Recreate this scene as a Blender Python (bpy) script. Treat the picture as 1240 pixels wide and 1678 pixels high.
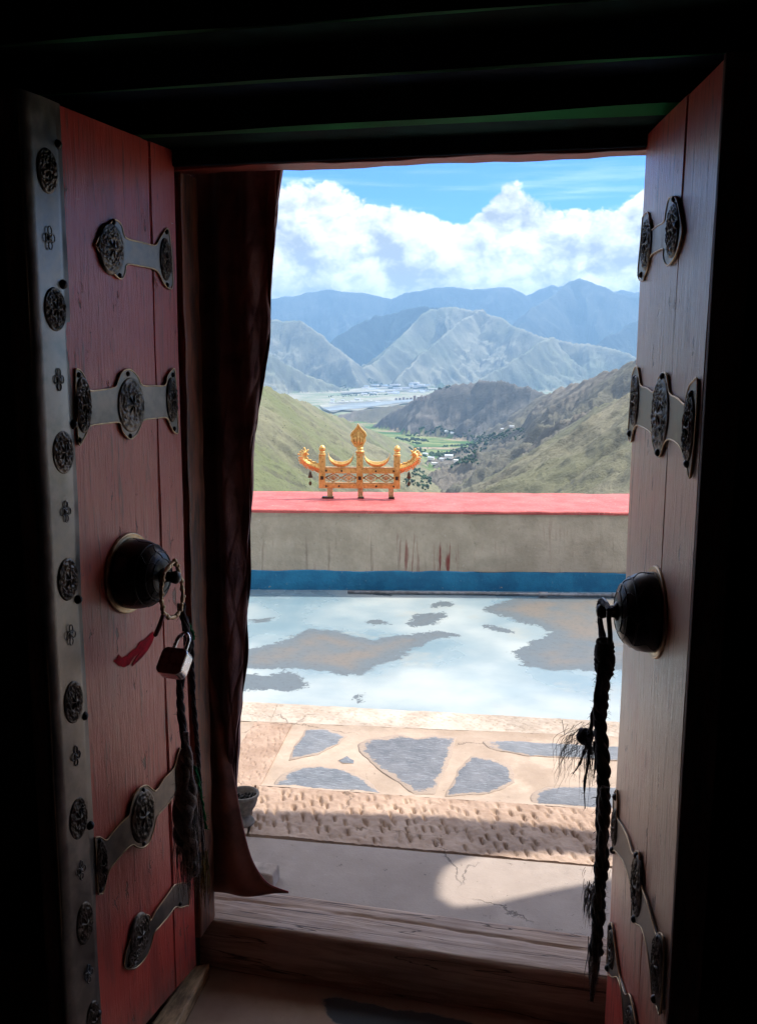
import bpy, bmesh, math, random
import numpy as np
from mathutils import Vector, Matrix
random.seed(7)
rng = np.random.default_rng(7)
SC = bpy.context.scene
COL = SC.collection
for o in list(bpy.data.objects):
    bpy.data.objects.remove(o)

# ------------------------------------------------------------------ camera
CAM = Vector((0.0, 0.0, 1.60))
F_PX, PITCH, YAW, ROLL = 1541.8, 0.1601, 0.2213, 0.0056
cy_, sy_ = math.cos(YAW), math.sin(YAW)
cp_, sp_ = math.cos(PITCH), math.sin(PITCH)
_r = Vector((cy_, sy_, 0)); _f = Vector((-sy_ * cp_, cy_ * cp_, -sp_)); _u = Vector((-sy_ * sp_, cy_ * sp_, cp_))
R_AX = _r * math.cos(ROLL) + _u * math.sin(ROLL)
U_AX = _u * math.cos(ROLL) - _r * math.sin(ROLL)
cam_data = bpy.data.cameras.new('camera'); cam = bpy.data.objects.new('camera', cam_data); COL.objects.link(cam)
M = Matrix((R_AX, U_AX, -_f)).transposed().to_4x4(); M.translation = CAM
cam.matrix_world = M
cam_data.sensor_fit = 'VERTICAL'; cam_data.sensor_height = 36; cam_data.lens = 36 * F_PX / 1678
cam_data.clip_start = 0.02; cam_data.clip_end = 200000
SC.camera = cam

# ------------------------------------------------------------------ sun, sky, exposure
# parapet frame: to the right / away
PR = Vector((cy_, sy_, 0)); PA = Vector((-sy_, cy_, 0))
SUN_TO = (PR * 0.72 + PA * 0.34 + Vector((0, 0, 1.05))).normalized()
sun_el = math.asin(SUN_TO.z); sun_az = math.atan2(SUN_TO.x, SUN_TO.y)
sd = bpy.data.lights.new('sun', 'SUN'); sd.energy = 2.15; sd.angle = math.radians(0.55); sd.color = (1.0, 0.94, 0.84)
sun = bpy.data.objects.new('sun', sd); COL.objects.link(sun)
sun.rotation_euler = SUN_TO.to_track_quat('Z', 'Y').to_euler(); sun.location = (0, 0, 30)
SC.view_settings.view_transform = 'Standard'; SC.view_settings.look = 'None'
SC.view_settings.exposure = 1.68; SC.view_settings.gamma = 1.0; SC.view_settings.use_curve_mapping = False
SC.cycles.use_denoising = True
SC.cycles.max_bounces = 10; SC.cycles.diffuse_bounces = 7; SC.cycles.volume_bounces = 0
SC.cycles.sample_clamp_indirect = 6
SC.cycles.use_adaptive_sampling = True; SC.cycles.adaptive_threshold = 0.014


class N:
    """tiny node helper"""
    def __init__(s, tree): s.t = tree; s.n = tree.nodes; s.l = tree.links
    def put(s, sock, v):
        if isinstance(v, bpy.types.NodeSocket): s.l.new(v, sock)
        else:
            if sock.type == 'RGBA' and not hasattr(v, '__len__'): v = (v, v, v, 1)
            if sock.type == 'RGBA' and len(v) == 3: v = (*v, 1)
            sock.default_value = v
    def math(s, op, a, b=0.0, c=0.0, clamp=False):
        n = s.n.new('ShaderNodeMath'); n.operation = op; n.use_clamp = clamp
        s.put(n.inputs[0], a); s.put(n.inputs[1], b); s.put(n.inputs[2], c); return n.outputs[0]
    def mix(s, f, a, b, mode='MIX'):
        n = s.n.new('ShaderNodeMix'); n.data_type = 'RGBA'; n.blend_type = mode
        s.put(n.inputs[0], f); s.put(n.inputs[6], a); s.put(n.inputs[7], b); return n.outputs[2]
    def step(s, v, a, b, lo=0.0, hi=1.0):
        n = s.n.new('ShaderNodeMapRange'); n.interpolation_type = 'SMOOTHSTEP'
        s.put(n.inputs[0], v); s.put(n.inputs[1], a); s.put(n.inputs[2], b); n.inputs[3].default_value = lo; n.inputs[4].default_value = hi
        return n.outputs[0]
    def lin(s, v, a, b, lo=0.0, hi=1.0):
        n = s.n.new('ShaderNodeMapRange')
        s.put(n.inputs[0], v); s.put(n.inputs[1], a); s.put(n.inputs[2], b); n.inputs[3].default_value = lo; n.inputs[4].default_value = hi
        return n.outputs[0]
    def coord(s, kind='Object'): return s.n.new('ShaderNodeTexCoord').outputs[kind]
    def pos(s): return s.n.new('ShaderNodeNewGeometry').outputs['Position']
    def scale(s, v, sc, rot=(0, 0, 0), loc=(0, 0, 0)):
        n = s.n.new('ShaderNodeMapping'); s.put(n.inputs[0], v)
        n.inputs['Scale'].default_value = sc if hasattr(sc, '__len__') else (sc, sc, sc)
        n.inputs['Rotation'].default_value = rot; n.inputs['Location'].default_value = loc; return n.outputs[0]
    def noise(s, v, sc=1.0, det=6.0, rough=0.55, dist=0.0, out=0):
        n = s.n.new('ShaderNodeTexNoise'); s.put(n.inputs['Vector'], v); s.put(n.inputs['Scale'], sc)
        n.inputs['Detail'].default_value = det; n.inputs['Roughness'].default_value = rough; n.inputs['Distortion'].default_value = dist
        return n.outputs[out]
    def voro(s, v, sc=1.0, feat='F1', out='Distance', smooth=None):
        n = s.n.new('ShaderNodeTexVoronoi'); n.feature = feat; s.put(n.inputs['Vector'], v); s.put(n.inputs['Scale'], sc)
        if smooth is not None: n.inputs['Smoothness'].default_value = smooth
        return n.outputs[out]
    def sep(s, v):
        n = s.n.new('ShaderNodeSeparateXYZ'); s.put(n.inputs[0], v); return n.outputs
    def comb(s, x, y, z):
        n = s.n.new('ShaderNodeCombineXYZ'); s.put(n.inputs[0], x); s.put(n.inputs[1], y); s.put(n.inputs[2], z); return n.outputs[0]
    def bump(s, h, strength=0.3, dist=0.01, nrm=None):
        n = s.n.new('ShaderNodeBump'); s.put(n.inputs['Height'], h); n.inputs['Strength'].default_value = strength
        n.inputs['Distance'].default_value = dist
        if nrm is not None: s.l.new(nrm, n.inputs['Normal'])
        return n.outputs[0]
    def attr(s, name):
        n = s.n.new('ShaderNodeAttribute'); n.attribute_name = name; return n.outputs['Fac']


# ---- world: Nishita sky with a bank of cumulus over the mountains
W = bpy.data.worlds.new('World'); SC.world = W; W.use_nodes = True
W.node_tree.nodes.clear(); w = N(W.node_tree)
sky = w.n.new('ShaderNodeTexSky'); sky.sky_type = 'NISHITA'; sky.sun_disc = False
sky.sun_elevation = sun_el; sky.sun_rotation = sun_az; sky.altitude = 4000; sky.air_density = 1.0; sky.dust_density = 0.3; sky.ozone_density = 1.5
d = w.coord('Generated'); X, Y, Z = w.sep(d)
az = w.math('ARCTAN2', X, Y); el = w.math('ARCSINE', Z)
TOP = [(455, 318), (520, 314), (560, 322), (600, 338), (640, 342), (690, 350), (740, 364), (770, 350), (800, 328), (822, 314),
       (845, 328), (868, 340), (895, 346), (925, 341), (955, 350), (985, 352), (1010, 337), (1045, 316), (1080, 305)]
cv = w.n.new('ShaderNodeFloatCurve'); c = cv.mapping.curves[0]
def azn(px): return (-YAW + math.atan((px - 620) / F_PX) + 0.6) / 1.1
pts = [(0, .5), (.08, .62), (.16, .5)] + [(azn(px), (592 - py) / F_PX * 3.45) for px, py in TOP] + [(.68, .55), (.76, .62), (.86, .5), (1, .5)]
c.points[0].location = pts[0]; c.points[1].location = pts[-1]
for p in pts[1:-1]: c.points.new(*p)
cv.mapping.update()
w.put(cv.inputs['Value'], w.lin(az, -0.6, 0.5)); top = w.math('MULTIPLY', cv.outputs[0], 1 / 3.45)
P = w.comb(az, w.math('MULTIPLY', el, 1.25), 0.37)
def vadd(A_, B_):
    n = w.n.new('ShaderNodeVectorMath'); n.operation = 'ADD'; w.put(n.inputs[0], A_); w.put(n.inputs[1], B_); return n.outputs[0]
def vmul(A_, B_):
    n = w.n.new('ShaderNodeVectorMath'); n.operation = 'MULTIPLY'; w.put(n.inputs[0], A_); w.put(n.inputs[1], B_); return n.outputs[0]
def puff(Pv):
    wob = vadd(w.noise(Pv, 30, 5, .6, 0, 1), (-.5, -.5, -.5)); v = vadd(Pv, vmul(wob, (.030, .022, 0)))
    def lobe(sc_): return w.math('SUBTRACT', 1.0, w.math('POWER', w.voro(v, sc_, 'SMOOTH_F1', smooth=.25), 1.6))
    s_ = w.math('ADD', w.math('MULTIPLY', lobe(15), .50), w.math('ADD', w.math('MULTIPLY', lobe(36), .27), w.math('ADD', w.math('MULTIPLY', lobe(80), .14), w.math('MULTIPLY', lobe(190), .09))))
    return w.math('ADD', w.math('MULTIPLY', w.math('SUBTRACT', s_, .62), 1.25), w.math('MULTIPLY', w.math('SUBTRACT', w.noise(v, 46, 10, .66), .5), .35))
p0 = puff(P); p1 = puff(vadd(P, (.0085, .0125, 0)))
edge = w.math('SUBTRACT', w.math('ADD', w.math('SUBTRACT', top, .003), w.math('MULTIPLY', w.math('SUBTRACT', p0, .12), .034)), el)
soft = w.noise(w.scale(P, (14, 14, 1)), 1, 3, .5)
mask = w.math('MULTIPLY', w.step(edge, -.0012, w.lin(soft, .35, .65, .0012, .0075)), w.step(el, -.05, -.01))
relief = w.math('SUBTRACT', p0, p1)
big = w.noise(w.scale(P, (11, 24, 1)), 1, 5, .55)
lit = w.math('ADD', .50, w.math('MULTIPLY', relief, 1.9))
lit = w.math('ADD', lit, w.math('MULTIPLY', w.math('SUBTRACT', p0, .15), .45))
lit = w.math('ADD', lit, w.math('MULTIPLY', w.math('SUBTRACT', big, .50), 2.0))
lit = w.math('ADD', lit, w.step(edge, .050, .0, 0, .38))
lit = w.math('MINIMUM', w.math('MAXIMUM', lit, .0), 1.0)
ccol = w.mix(lit, (1.35, 1.4, 1.5), (3.9, 3.9, 3.85))
# thin cirrus streaks above the bank
ci = w.noise(w.scale(P, (5, 60, 1), rot=(0, 0, .12)), 1, 6, .6)
cim = w.math('MULTIPLY', w.step(ci, .48, .78), w.step(el, .30, .14, 0, .33))
# scattered puffs overhead, outside the frame, added as bright neutral fill for the shade
hp = w.noise(w.scale(d, (3.2, 3.2, 5.5)), 1, 7, .58)
hm = w.math('MULTIPLY', w.step(hp, .42, .55), w.step(el, .24, .34))
skyc = w.mix(1.0, sky.outputs[0], (.130, .365, .70), 'MULTIPLY')
colr = w.mix(cim, skyc, (3.8, 4.3, 4.9)); colr = w.mix(hm, colr, (6.6, 6.5, 6.4)); colr = w.mix(mask, colr, ccol)
bg = w.n.new('ShaderNodeBackground'); w.put(bg.inputs[0], colr); bg.inputs[1].default_value = 0.14
out = w.n.new('ShaderNodeOutputWorld'); w.l.new(bg.outputs[0], out.inputs[0])
W.cycles.sampling_method = 'MANUAL'; W.cycles.sample_map_resolution = 1024


# ------------------------------------------------------------------ small helpers
def ray(px, py): return (R_AX * (px - 620) - U_AX * (py - 839) + _f * F_PX)
def onz(px, py, z):
    r = ray(px, py); return CAM + r * ((z - CAM.z) / r.z)
def ony(px, py, y):
    r = ray(px, py); return CAM + r * ((y - CAM.y) / r.y)
def onplane(px, py, p, n):
    r = ray(px, py); return CAM + r * ((p - CAM).dot(n) / r.dot(n))
def tag(o, label=None, cat=None, group=None, kind=None):
    if label: o['label'] = label
    if cat: o['category'] = cat
    if group: o['group'] = group
    if kind: o['kind'] = kind
    return o
def thing(name, label, cat, loc=(0, 0, 0), group=None):
    o = bpy.data.objects.new(name, None); COL.objects.link(o); o.location = loc; o.empty_display_size = .05
    return tag(o, label, cat, group)
def mobj(name, verts, faces, mat=None, parent=None, smooth=False):
    me = bpy.data.meshes.new(name); me.from_pydata([tuple(v) for v in verts], [], faces); me.update()
    if smooth: me.polygons.foreach_set('use_smooth', [True] * len(me.polygons))
    if mat: me.materials.append(mat)
    o = bpy.data.objects.new(name, me); COL.objects.link(o)
    if parent: o.parent = parent
    return o
def bobj(name, bm, mat=None, parent=None, smooth=False):
    me = bpy.data.meshes.new(name); bm.to_mesh(me); bm.free()
    if smooth: me.polygons.foreach_set('use_smooth', [True] * len(me.polygons))
    if mat: me.materials.append(mat)
    o = bpy.data.objects.new(name, me); COL.objects.link(o)
    if parent: o.parent = parent
    return o
def box(name, lo, hi, mat, parent=None, bev=0.0, seg=2, wob=0.0):
    bm = bmesh.new(); bmesh.ops.create_cube(bm, size=1)
    for v in bm.verts:
        for i in range(3): v.co[i] = lo[i] if v.co[i] < 0 else hi[i]
    if wob:
        L = max(range(3), key=lambda i: hi[i] - lo[i])
        es = [e for e in bm.edges if abs(e.verts[0].co[L] - e.verts[1].co[L]) > 1e-6]
        bmesh.ops.subdivide_edges(bm, edges=es, cuts=24, use_grid_fill=True)
    if bev: bmesh.ops.bevel(bm, geom=[e for e in bm.edges if len(e.link_faces) == 2 and e.calc_face_angle(0) > .5], offset=bev, segments=seg, affect='EDGES', profile=.6)
    if wob:
        for v in bm.verts:
            q = v.co * 5
            v.co += Vector((math.sin(q.y * 3.1 + q.z * 7 + q.x * 1.3), math.sin(q.x * 2.3 + q.z * 3 + 1), math.sin(q.x * 2.9 + q.y * 4.7 + 2))) * wob * .5 \
                + Vector((math.sin(q.x * 11 + q.z), math.sin(q.x * 9.1 + q.z * 13 + 4), math.sin(q.x * 10.3 + q.y * 17))) * wob * .25
    return bobj(name, bm, mat, parent)
def tube_data(path, rad, sides=8, cap=True):
    path = [Vector(p) for p in path]; n = len(path); vs = []; fs = []
    if not hasattr(rad, '__len__'): rad = [rad] * n
    up = Vector((0.13, 0.21, 1)).normalized(); nrm = None
    for i, p in enumerate(path):
        t = (path[min(i + 1, n - 1)] - path[max(i - 1, 0)])
        if t.length < 1e-9: t = Vector((0, 0, 1))
        t.normalize()
        if nrm is None: nrm = t.cross(up if abs(t.dot(up)) < .95 else Vector((1, 0, 0))).normalized()
        nrm = (nrm - t * nrm.dot(t)).normalized(); b = t.cross(nrm)
        for k in range(sides):
            a = 2 * math.pi * k / sides
            vs.append(p + (nrm * math.cos(a) + b * math.sin(a)) * rad[i])
    for i in range(n - 1):
        for k in range(sides):
            a, b2 = i * sides + k, i * sides + (k + 1) % sides
            fs.append((a, b2, b2 + sides, a + sides))
    if cap: fs += [tuple(range(sides))[::-1], tuple(range((n - 1) * sides, n * sides))]
    return vs, fs
class Acc:
    def __init__(s): s.v = []; s.f = []
    def add(s, vf):
        k = len(s.v); s.v += vf[0]; s.f += [tuple(i + k for i in f) for f in vf[1]]; return s
    def build(s, name, mat, parent=None, smooth=True): return mobj(name, s.v, s.f, mat, parent, smooth)
def lathe_data(profile, n=32, origin=(0, 0, 0), axis='Z'):
    vs = []; fs = []
    for r, h in profile:
        for k in range(n):
            a = 2 * math.pi * k / n; x, y = r * math.cos(a), r * math.sin(a)
            v = Vector((x, y, h)) if axis == 'Z' else (Vector((x, h, y)) if axis == 'Y' else Vector((h, x, y)))
            vs.append(v + Vector(origin))
    for i in range(len(profile) - 1):
        for k in range(n):
            a, b = i * n + k, i * n + (k + 1) % n; fs.append((a, b, b + n, a + n))
    fs += [tuple(range(n))[::-1], tuple(range((len(profile) - 1) * n, len(profile) * n))]
    return vs, fs
def prism_data(poly, lo, hi, f):
    """poly of 2D points, f(a,b,h)->Vector"""
    n = len(poly); vs = [f(a, b, lo) for a, b in poly] + [f(a, b, hi) for a, b in poly]
    fs = [tuple(range(n)), tuple(range(n, 2 * n))[::-1]] + [(i, i + n, (i + 1) % n + n, (i + 1) % n) for i in range(n)]
    return vs, fs
def fixn(o):
    bm = bmesh.new(); bm.from_mesh(o.data); bmesh.ops.recalc_face_normals(bm, faces=bm.faces); bm.to_mesh(o.data); bm.free(); return o
def spline(pts, per=6):
    P_ = [Vector(p) for p in pts]; out_ = []
    for i in range(len(P_) - 1):
        a, b, c_, d_ = P_[max(i - 1, 0)], P_[i], P_[i + 1], P_[min(i + 2, len(P_) - 1)]
        for k in range(per):
            t = k / per
            out_.append(.5 * ((2 * b) + (c_ - a) * t + (2 * a - 5 * b + 4 * c_ - d_) * t * t + (3 * b - a - 3 * c_ + d_) * t ** 3))
    out_.append(P_[-1]); return out_

# numpy noise
_perm = rng.permutation(512).astype(np.int64); _perm = np.concatenate([_perm, _perm, _perm])
_ang = rng.random(512) * 2 * np.pi; _gx, _gy = np.cos(_ang), np.sin(_ang)
def pn(x, y):
    xi = np.floor(x).astype(np.int64); yi = np.floor(y).astype(np.int64); xf = x - xi; yf = y - yi
    u = xf ** 3 * (xf * (xf * 6 - 15) + 10); v = yf ** 3 * (yf * (yf * 6 - 15) + 10)
    def g(i, j, fx, fy):
        h = _perm[(_perm[(xi + i) & 511] + yi + j) & 511]; return _gx[h] * fx + _gy[h] * fy
    a = g(0, 0, xf, yf); b = g(1, 0, xf - 1, yf); c_ = g(0, 1, xf, yf - 1); d_ = g(1, 1, xf - 1, yf - 1)
    return (a + u * (b - a) + v * ((c_ + u * (d_ - c_)) - (a + u * (b - a)))) * 1.5
def fbm(x, y, o=5, g=.5):
    s = 0; a = 1; f = 1; t = 0
    for i in range(o): s = s + a * pn(x * f + i * 17.3, y * f + i * 9.1); t += a; a *= g; f *= 2.03
    return s / t
def ridged(x, y, o=5, g=.5):
    s = 0; a = 1; f = 1; t = 0
    for i in range(o): s = s + a * (1 - np.abs(pn(x * f + i * 31.7, y * f + i * 5.9)) * 1.6); t += a; a *= g; f *= 2.07
    return s / t

# ------------------------------------------------------------------ materials
def newmat(name):
    m = bpy.data.materials.new(name); m.use_nodes = True; m.node_tree.nodes.clear(); k = N(m.node_tree)
    b = k.n.new('ShaderNodeBsdfPrincipled'); o = k.n.new('ShaderNodeOutputMaterial'); k.l.new(b.outputs[0], o.inputs[0])
    return m, k, b
def simple(name, col, rough=.6, metal=0, var=.25, sc=20, bump=.2, bd=.002, spec=.5, col2=None, aniso=(1, 1, 1), sheen=0):
    m, k, b = newmat(name); v = k.scale(k.coord(), aniso)
    n_ = k.noise(v, sc, 8, .6); n2 = k.noise(v, sc * .17, 4, .5)
    c2 = col2 or tuple(x * (1 - var * 1.6) for x in col)
    f = k.step(k.math('ADD', k.math('MULTIPLY', n_, .5), k.math('MULTIPLY', n2, .5)), .38, .62)
    k.put(b.inputs['Base Color'], k.mix(f, c2, tuple(min(1, x * (1 + var * .4)) for x in col)))
    k.put(b.inputs['Roughness'], k.lin(n_, .3, .7, max(.03, rough - .1), min(1, rough + .1))); b.inputs['Metallic'].default_value = metal
    b.inputs['Specular IOR Level'].default_value = spec
    if sheen: b.inputs['Sheen Weight'].default_value = sheen
    if bump: k.l.new(k.bump(n_, bump, bd), b.inputs['Normal'])
    return m

def door_paint(name, worn, pale=(.56, .25, .17), zt=(1.65, 1.35), gd=.55, coat=.5):
    m, k, b = newmat(name); v = k.coord(); x, y, z = k.sep(v)
    grain = k.noise(k.scale(v, (90, 90, 7)), 1, 7, .65, .6)
    fine = k.noise(k.scale(v, (320, 300, 30)), 1, 5, .7)
    blot = k.noise(v, 4.5, 6, .6); chips = k.noise(k.scale(v, (30, 30, 12)), 1, 8, .7)
    col = k.mix(k.step(blot, .35, .68), (.60, .052, .036), (.70, .105, .072))
    col = k.mix(k.step(grain, .53, .72, 0, gd), col, (.10, .030, .025))
    faded = k.math('MULTIPLY', k.step(z, zt[0], zt[1]), k.step(z, .25, .55))  # faded zone; the right leaf's pale tone also paints in sky sheen
    fl = k.math('MULTIPLY', faded, k.step(blot, .30, .6, worn * .6, worn))
    col = k.mix(fl, col, pale)
    col = k.mix(k.step(grain, .56, .70, 0, gd * .9), col, (.12, .06, .05))
    st_ = k.noise(k.scale(v, (9, 9, 1.4)), 1, 6, .6); col = k.mix(k.step(st_, .56, .70, 0, .45), col, (.20, .035, .03)); col = k.mix(k.step(st_, .42, .30, 0, .4), col, (.62, .30, .22))
    scr = k.noise(k.scale(v, (14, 14, 160), rot=(0, .25, 0)), 1, 3, .7); col = k.mix(k.math('MULTIPLY', k.step(scr, .70, .73), k.step(blot, .45, .6)), col, (.70, .48, .40))
    ch = k.math('MULTIPLY', k.step(chips, .61, .66), .85)
    col = k.mix(ch, col, (.17, .085, .06))
    dirt = k.math('MULTIPLY', k.step(z, .22, .02), k.step(chips, .3, .6))
    col = k.mix(dirt, col, (.13, .09, .07))
    k.put(b.inputs['Base Color'], col)
    k.put(b.inputs['Roughness'], k.lin(grain, .3, .7, .34, .50)); b.inputs['Coat Weight'].default_value = coat; b.inputs['Coat Roughness'].default_value = .26; b.inputs['Coat IOR'].default_value = 1.6
    b.inputs['Specular IOR Level'].default_value = .62
    h = k.math('ADD', k.math('MULTIPLY', grain, .7), k.math('MULTIPLY', fine, .35)); h = k.math('SUBTRACT', h, k.math('MULTIPLY', ch, .5))
    bn = k.bump(h, .75, .0042); k.l.new(bn, b.inputs['Normal']); k.l.new(bn, b.inputs['Coat Normal'])
    return m
M_DOORL = door_paint('worn_red_paint', .30, coat=.7); M_DOORR = door_paint('faded_sheen_red_paint', .97, (.68, .40, .26), (1.99, 1.84), .85, .6)
M_EDGE = simple('dark_edge_wood', (.15, .055, .04), .65, 0, .4, 30, .4, aniso=(6, 6, 1))
M_STEEL = simple('pewter_strip', (.27, .240, .212), .40, .85, .35, 22, .25, .0015, col2=(.16, .15, .14))
M_STRAP = simple('strap_iron', (.21, .175, .145), .42, .8, .4, 30, .3, .0012, col2=(.12, .11, .10))
M_ROSE = simple('embossed_dark_iron', (.16, .135, .112), .42, .8, .6, 60, .5, .0015, col2=(.03, .028, .026))
M_STAMP = simple('stamped_dull_metal', (.20, .195, .19), .5, .8, .4, 60, .2)
M_RIM = simple('brass_rim', (.50, .36, .22), .38, .85, .35, 40, .1, col2=(.25, .17, .10))
M_NAIL = simple('dark_nail', (.04, .038, .04), .35, .8, .4, 60, .2)
M_KNOB = simple('blackened_dome', (.022, .021, .026), .34, .65, .5, 26, .35, .002)
M_JAMB = simple('orange_brown_frame', (.24, .075, .032), .5, 0, .5, 14, .5, .002, aniso=(8, 8, 1))
M_FRAMEBLUE = simple('dark_blue_beam_paint', (.014, .028, .050), .9, 0, .4, 10, .2, spec=.08)
M_FRAMEGREEN = simple('dark_green_beam_paint', (.012, .036, .032), .9, 0, .5, 9, .2, spec=.08)
M_GREENLINE = simple('green_chamfer_paint', (.05, .42, .15), .6, 0, .4, 5, .2, spec=.1, col2=(.05, .12, .07), aniso=(.5, 2, 2))
M_LINTRED = simple('red_lintel_paint', (.34, .055, .040), .45, 0, .4, 14, .5, .002, aniso=(1, 7, 7))
M_WALLIN = simple('shade_dark_plaster', (.030, .028, .026), .9, 0, .4, 6, .3)  # near-black tone puts the room's shade into the door-side plaster
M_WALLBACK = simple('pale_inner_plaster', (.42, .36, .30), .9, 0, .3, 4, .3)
M_WALLOUT = simple('whitewashed_wall', (.62, .58, .52), .9, 0, .2, 6, .3)
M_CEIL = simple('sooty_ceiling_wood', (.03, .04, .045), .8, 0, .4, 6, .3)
M_ROPE = simple('dark_wool_rope', (.060, .046, .052), .95, 0, .5, 200, .6, .002, spec=.1, sheen=.3)
M_ROPEB = simple('brown_wool_rope', (.17, .11, .08), .95, 0, .5, 200, .6, .002, spec=.1, sheen=.4)
M_ROPEC = simple('greyish_wool_rope', (.26, .225, .20), .95, 0, .4, 200, .6, .002, spec=.1, sheen=.4)
M_GREEN = simple('green_yarn', (.01, .17, .055), .9, 0, .4, 200, .5, .002, spec=.1)
M_GOLDYARN = simple('yellow_brown_yarn', (.22, .14, .04), .9, 0, .4, 200, .5, .002, spec=.1)
M_REDSTRAP = simple('dark_red_strap', (.16, .010, .016), .6, 0, .4, 80, .4)
M_SMEAR = simple('crimson_paint_smear', (.50, .006, .025), .75, 0, .4, 60, .5, .0015, spec=.1)
M_LOCK = simple('maroon_lock_enamel', (.20, .045, .038), .3, .1, .2, 60, .05)
M_LOCKS = simple('lock_steel', (.62, .62, .66), .22, .95, .15, 90, .1)
M_POT = simple('grey_clay_pot', (.20, .175, .15), .8, 0, .35, 40, .4)
M_SOIL = simple('dark_ash', (.035, .03, .028), .95, 0, .5, 120, .8, .006)
M_GOLD = simple('gilded_metal', (.74, .50, .17), .34, .55, .3, 48, .5, .004, col2=(.60, .33, .09))
M_GOLDD = simple('weathered_gilding', (.62, .44, .21), .55, .25, .45, 60, .4, .004, col2=(.42, .25, .10))
M_BRONZE = simple('dark_bronze', (.10, .075, .045), .5, .6, .4, 60, .2)
M_PIPE = simple('grey_conduit', (.30, .30, .31), .5, .3, .3, 30, .2)
M_BLOCKOUT = simple('pale_step_stone', (.42, .34, .29), .85, 0, .3, 18, .6, .006)
M_CANOPY = simple('shade_roof_wood', (.16, .07, .045), .8, 0, .3, 8, .2)

def wood_sill():
    m, k, b = newmat('weathered_sill_wood'); v = k.coord()
    g1 = k.noise(k.scale(v, (5, 62, 62)), 1, 7, .62, .8); g2 = k.noise(k.scale(v, (1.1, 17, 17)), 1, 4, .5, .6); bl = k.noise(v, 3, 4, .5)
    col = k.mix(k.step(g1, .33, .68), (.29, .165, .105), (.58, .405, .30))
    col = k.mix(k.step(g2, .62, .70, 0, .28), col, (.09, .052, .04))
    col = k.mix(k.step(bl, .48, .72, 0, .5), col, (.52, .41, .36))
    crack = k.math('MULTIPLY', k.step(k.math('ABSOLUTE', k.math('SUBTRACT', g2, .47)), .010, .0), k.step(bl, .40, .52))
    col = k.mix(k.math('MULTIPLY', crack, .85), col, (.02, .012, .01))
    k.put(b.inputs['Base Color'], col); b.inputs['Roughness'].default_value = .62
    h = k.math('SUBTRACT', k.math('ADD', g1, k.math('MULTIPLY', g2, .6)), k.math('MULTIPLY', crack, 1.4))
    k.l.new(k.bump(h, .7, .004), b.inputs['Normal']); return m
M_SILL = wood_sill()

def fabric():
    m, k, b = newmat('maroon_quilted_cloth'); v = k.coord()
    n1 = k.noise(v, 9, 6, .6); n2 = k.noise(v, 300, 3, .6); wr = k.noise(k.scale(v, (30, 30, 12), rot=(.3, 0, .4)), 1, 5, .6, 1.2)
    col = k.mix(k.step(n1, .35, .65), (.11, .040, .040), (.26, .115, .10))
    col = k.mix(k.step(wr, .55, .72, 0, .5), col, (.26, .14, .13))
    k.put(b.inputs['Base Color'], col); b.inputs['Roughness'].default_value = .8; b.inputs['Sheen Weight'].default_value = .25; b.inputs['Specular IOR Level'].default_value = .25
    k.l.new(k.bump(k.math('ADD', k.math('MULTIPLY', wr, .8), k.math('MULTIPLY', n2, .15)), .6, .006), b.inputs['Normal']); return m
M_CLOTH = fabric()
M_FLAP = simple('brown_leather_flap', (.27, .095, .062), .62, 0, .4, 14, .35, .003, sheen=.1, spec=.3)
M_PIPING = simple('crimson_piping', (.30, .018, .024), .6, 0, .3, 60, .3)

def floor_in():
    m, k, b = newmat('damp_earthen_floor'); v = k.coord(); x, y, z = k.sep(v)
    n1 = k.noise(v, 3.5, 7, .6); n2 = k.noise(v, 60, 6, .7); wet_sky = k.attr('wet_sky')
    wm = k.step(k.math('ADD', wet_sky, k.math('MULTIPLY', k.math('SUBTRACT', k.noise(v, 14, 5, .6), .5), .05)), -.004, .006)
    col = k.mix(k.step(n1, .35, .65), (.34, .24, .18), (.48, .35, .27)); col = k.mix(k.step(n2, .62, .75, 0, .5), col, (.08, .06, .05))
    col = k.mix(wm, col, (.10, .125, .15)); k.put(b.inputs['Base Color'], col)  # bluish tint of the damp patch stands in for reflected sky
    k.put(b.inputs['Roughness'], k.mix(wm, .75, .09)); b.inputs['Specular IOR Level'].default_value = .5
    bm_ = k.n.new('ShaderNodeBump'); k.put(bm_.inputs['Height'], k.math('ADD', n2, k.math('MULTIPLY', n1, 2))); k.put(bm_.inputs['Strength'], k.lin(wm, 0, 1, .35, .03)); bm_.inputs['Distance'].default_value = .004
    k.l.new(bm_.outputs[0], b.inputs['Normal']); return m
M_FLOORIN = floor_in()

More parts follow.
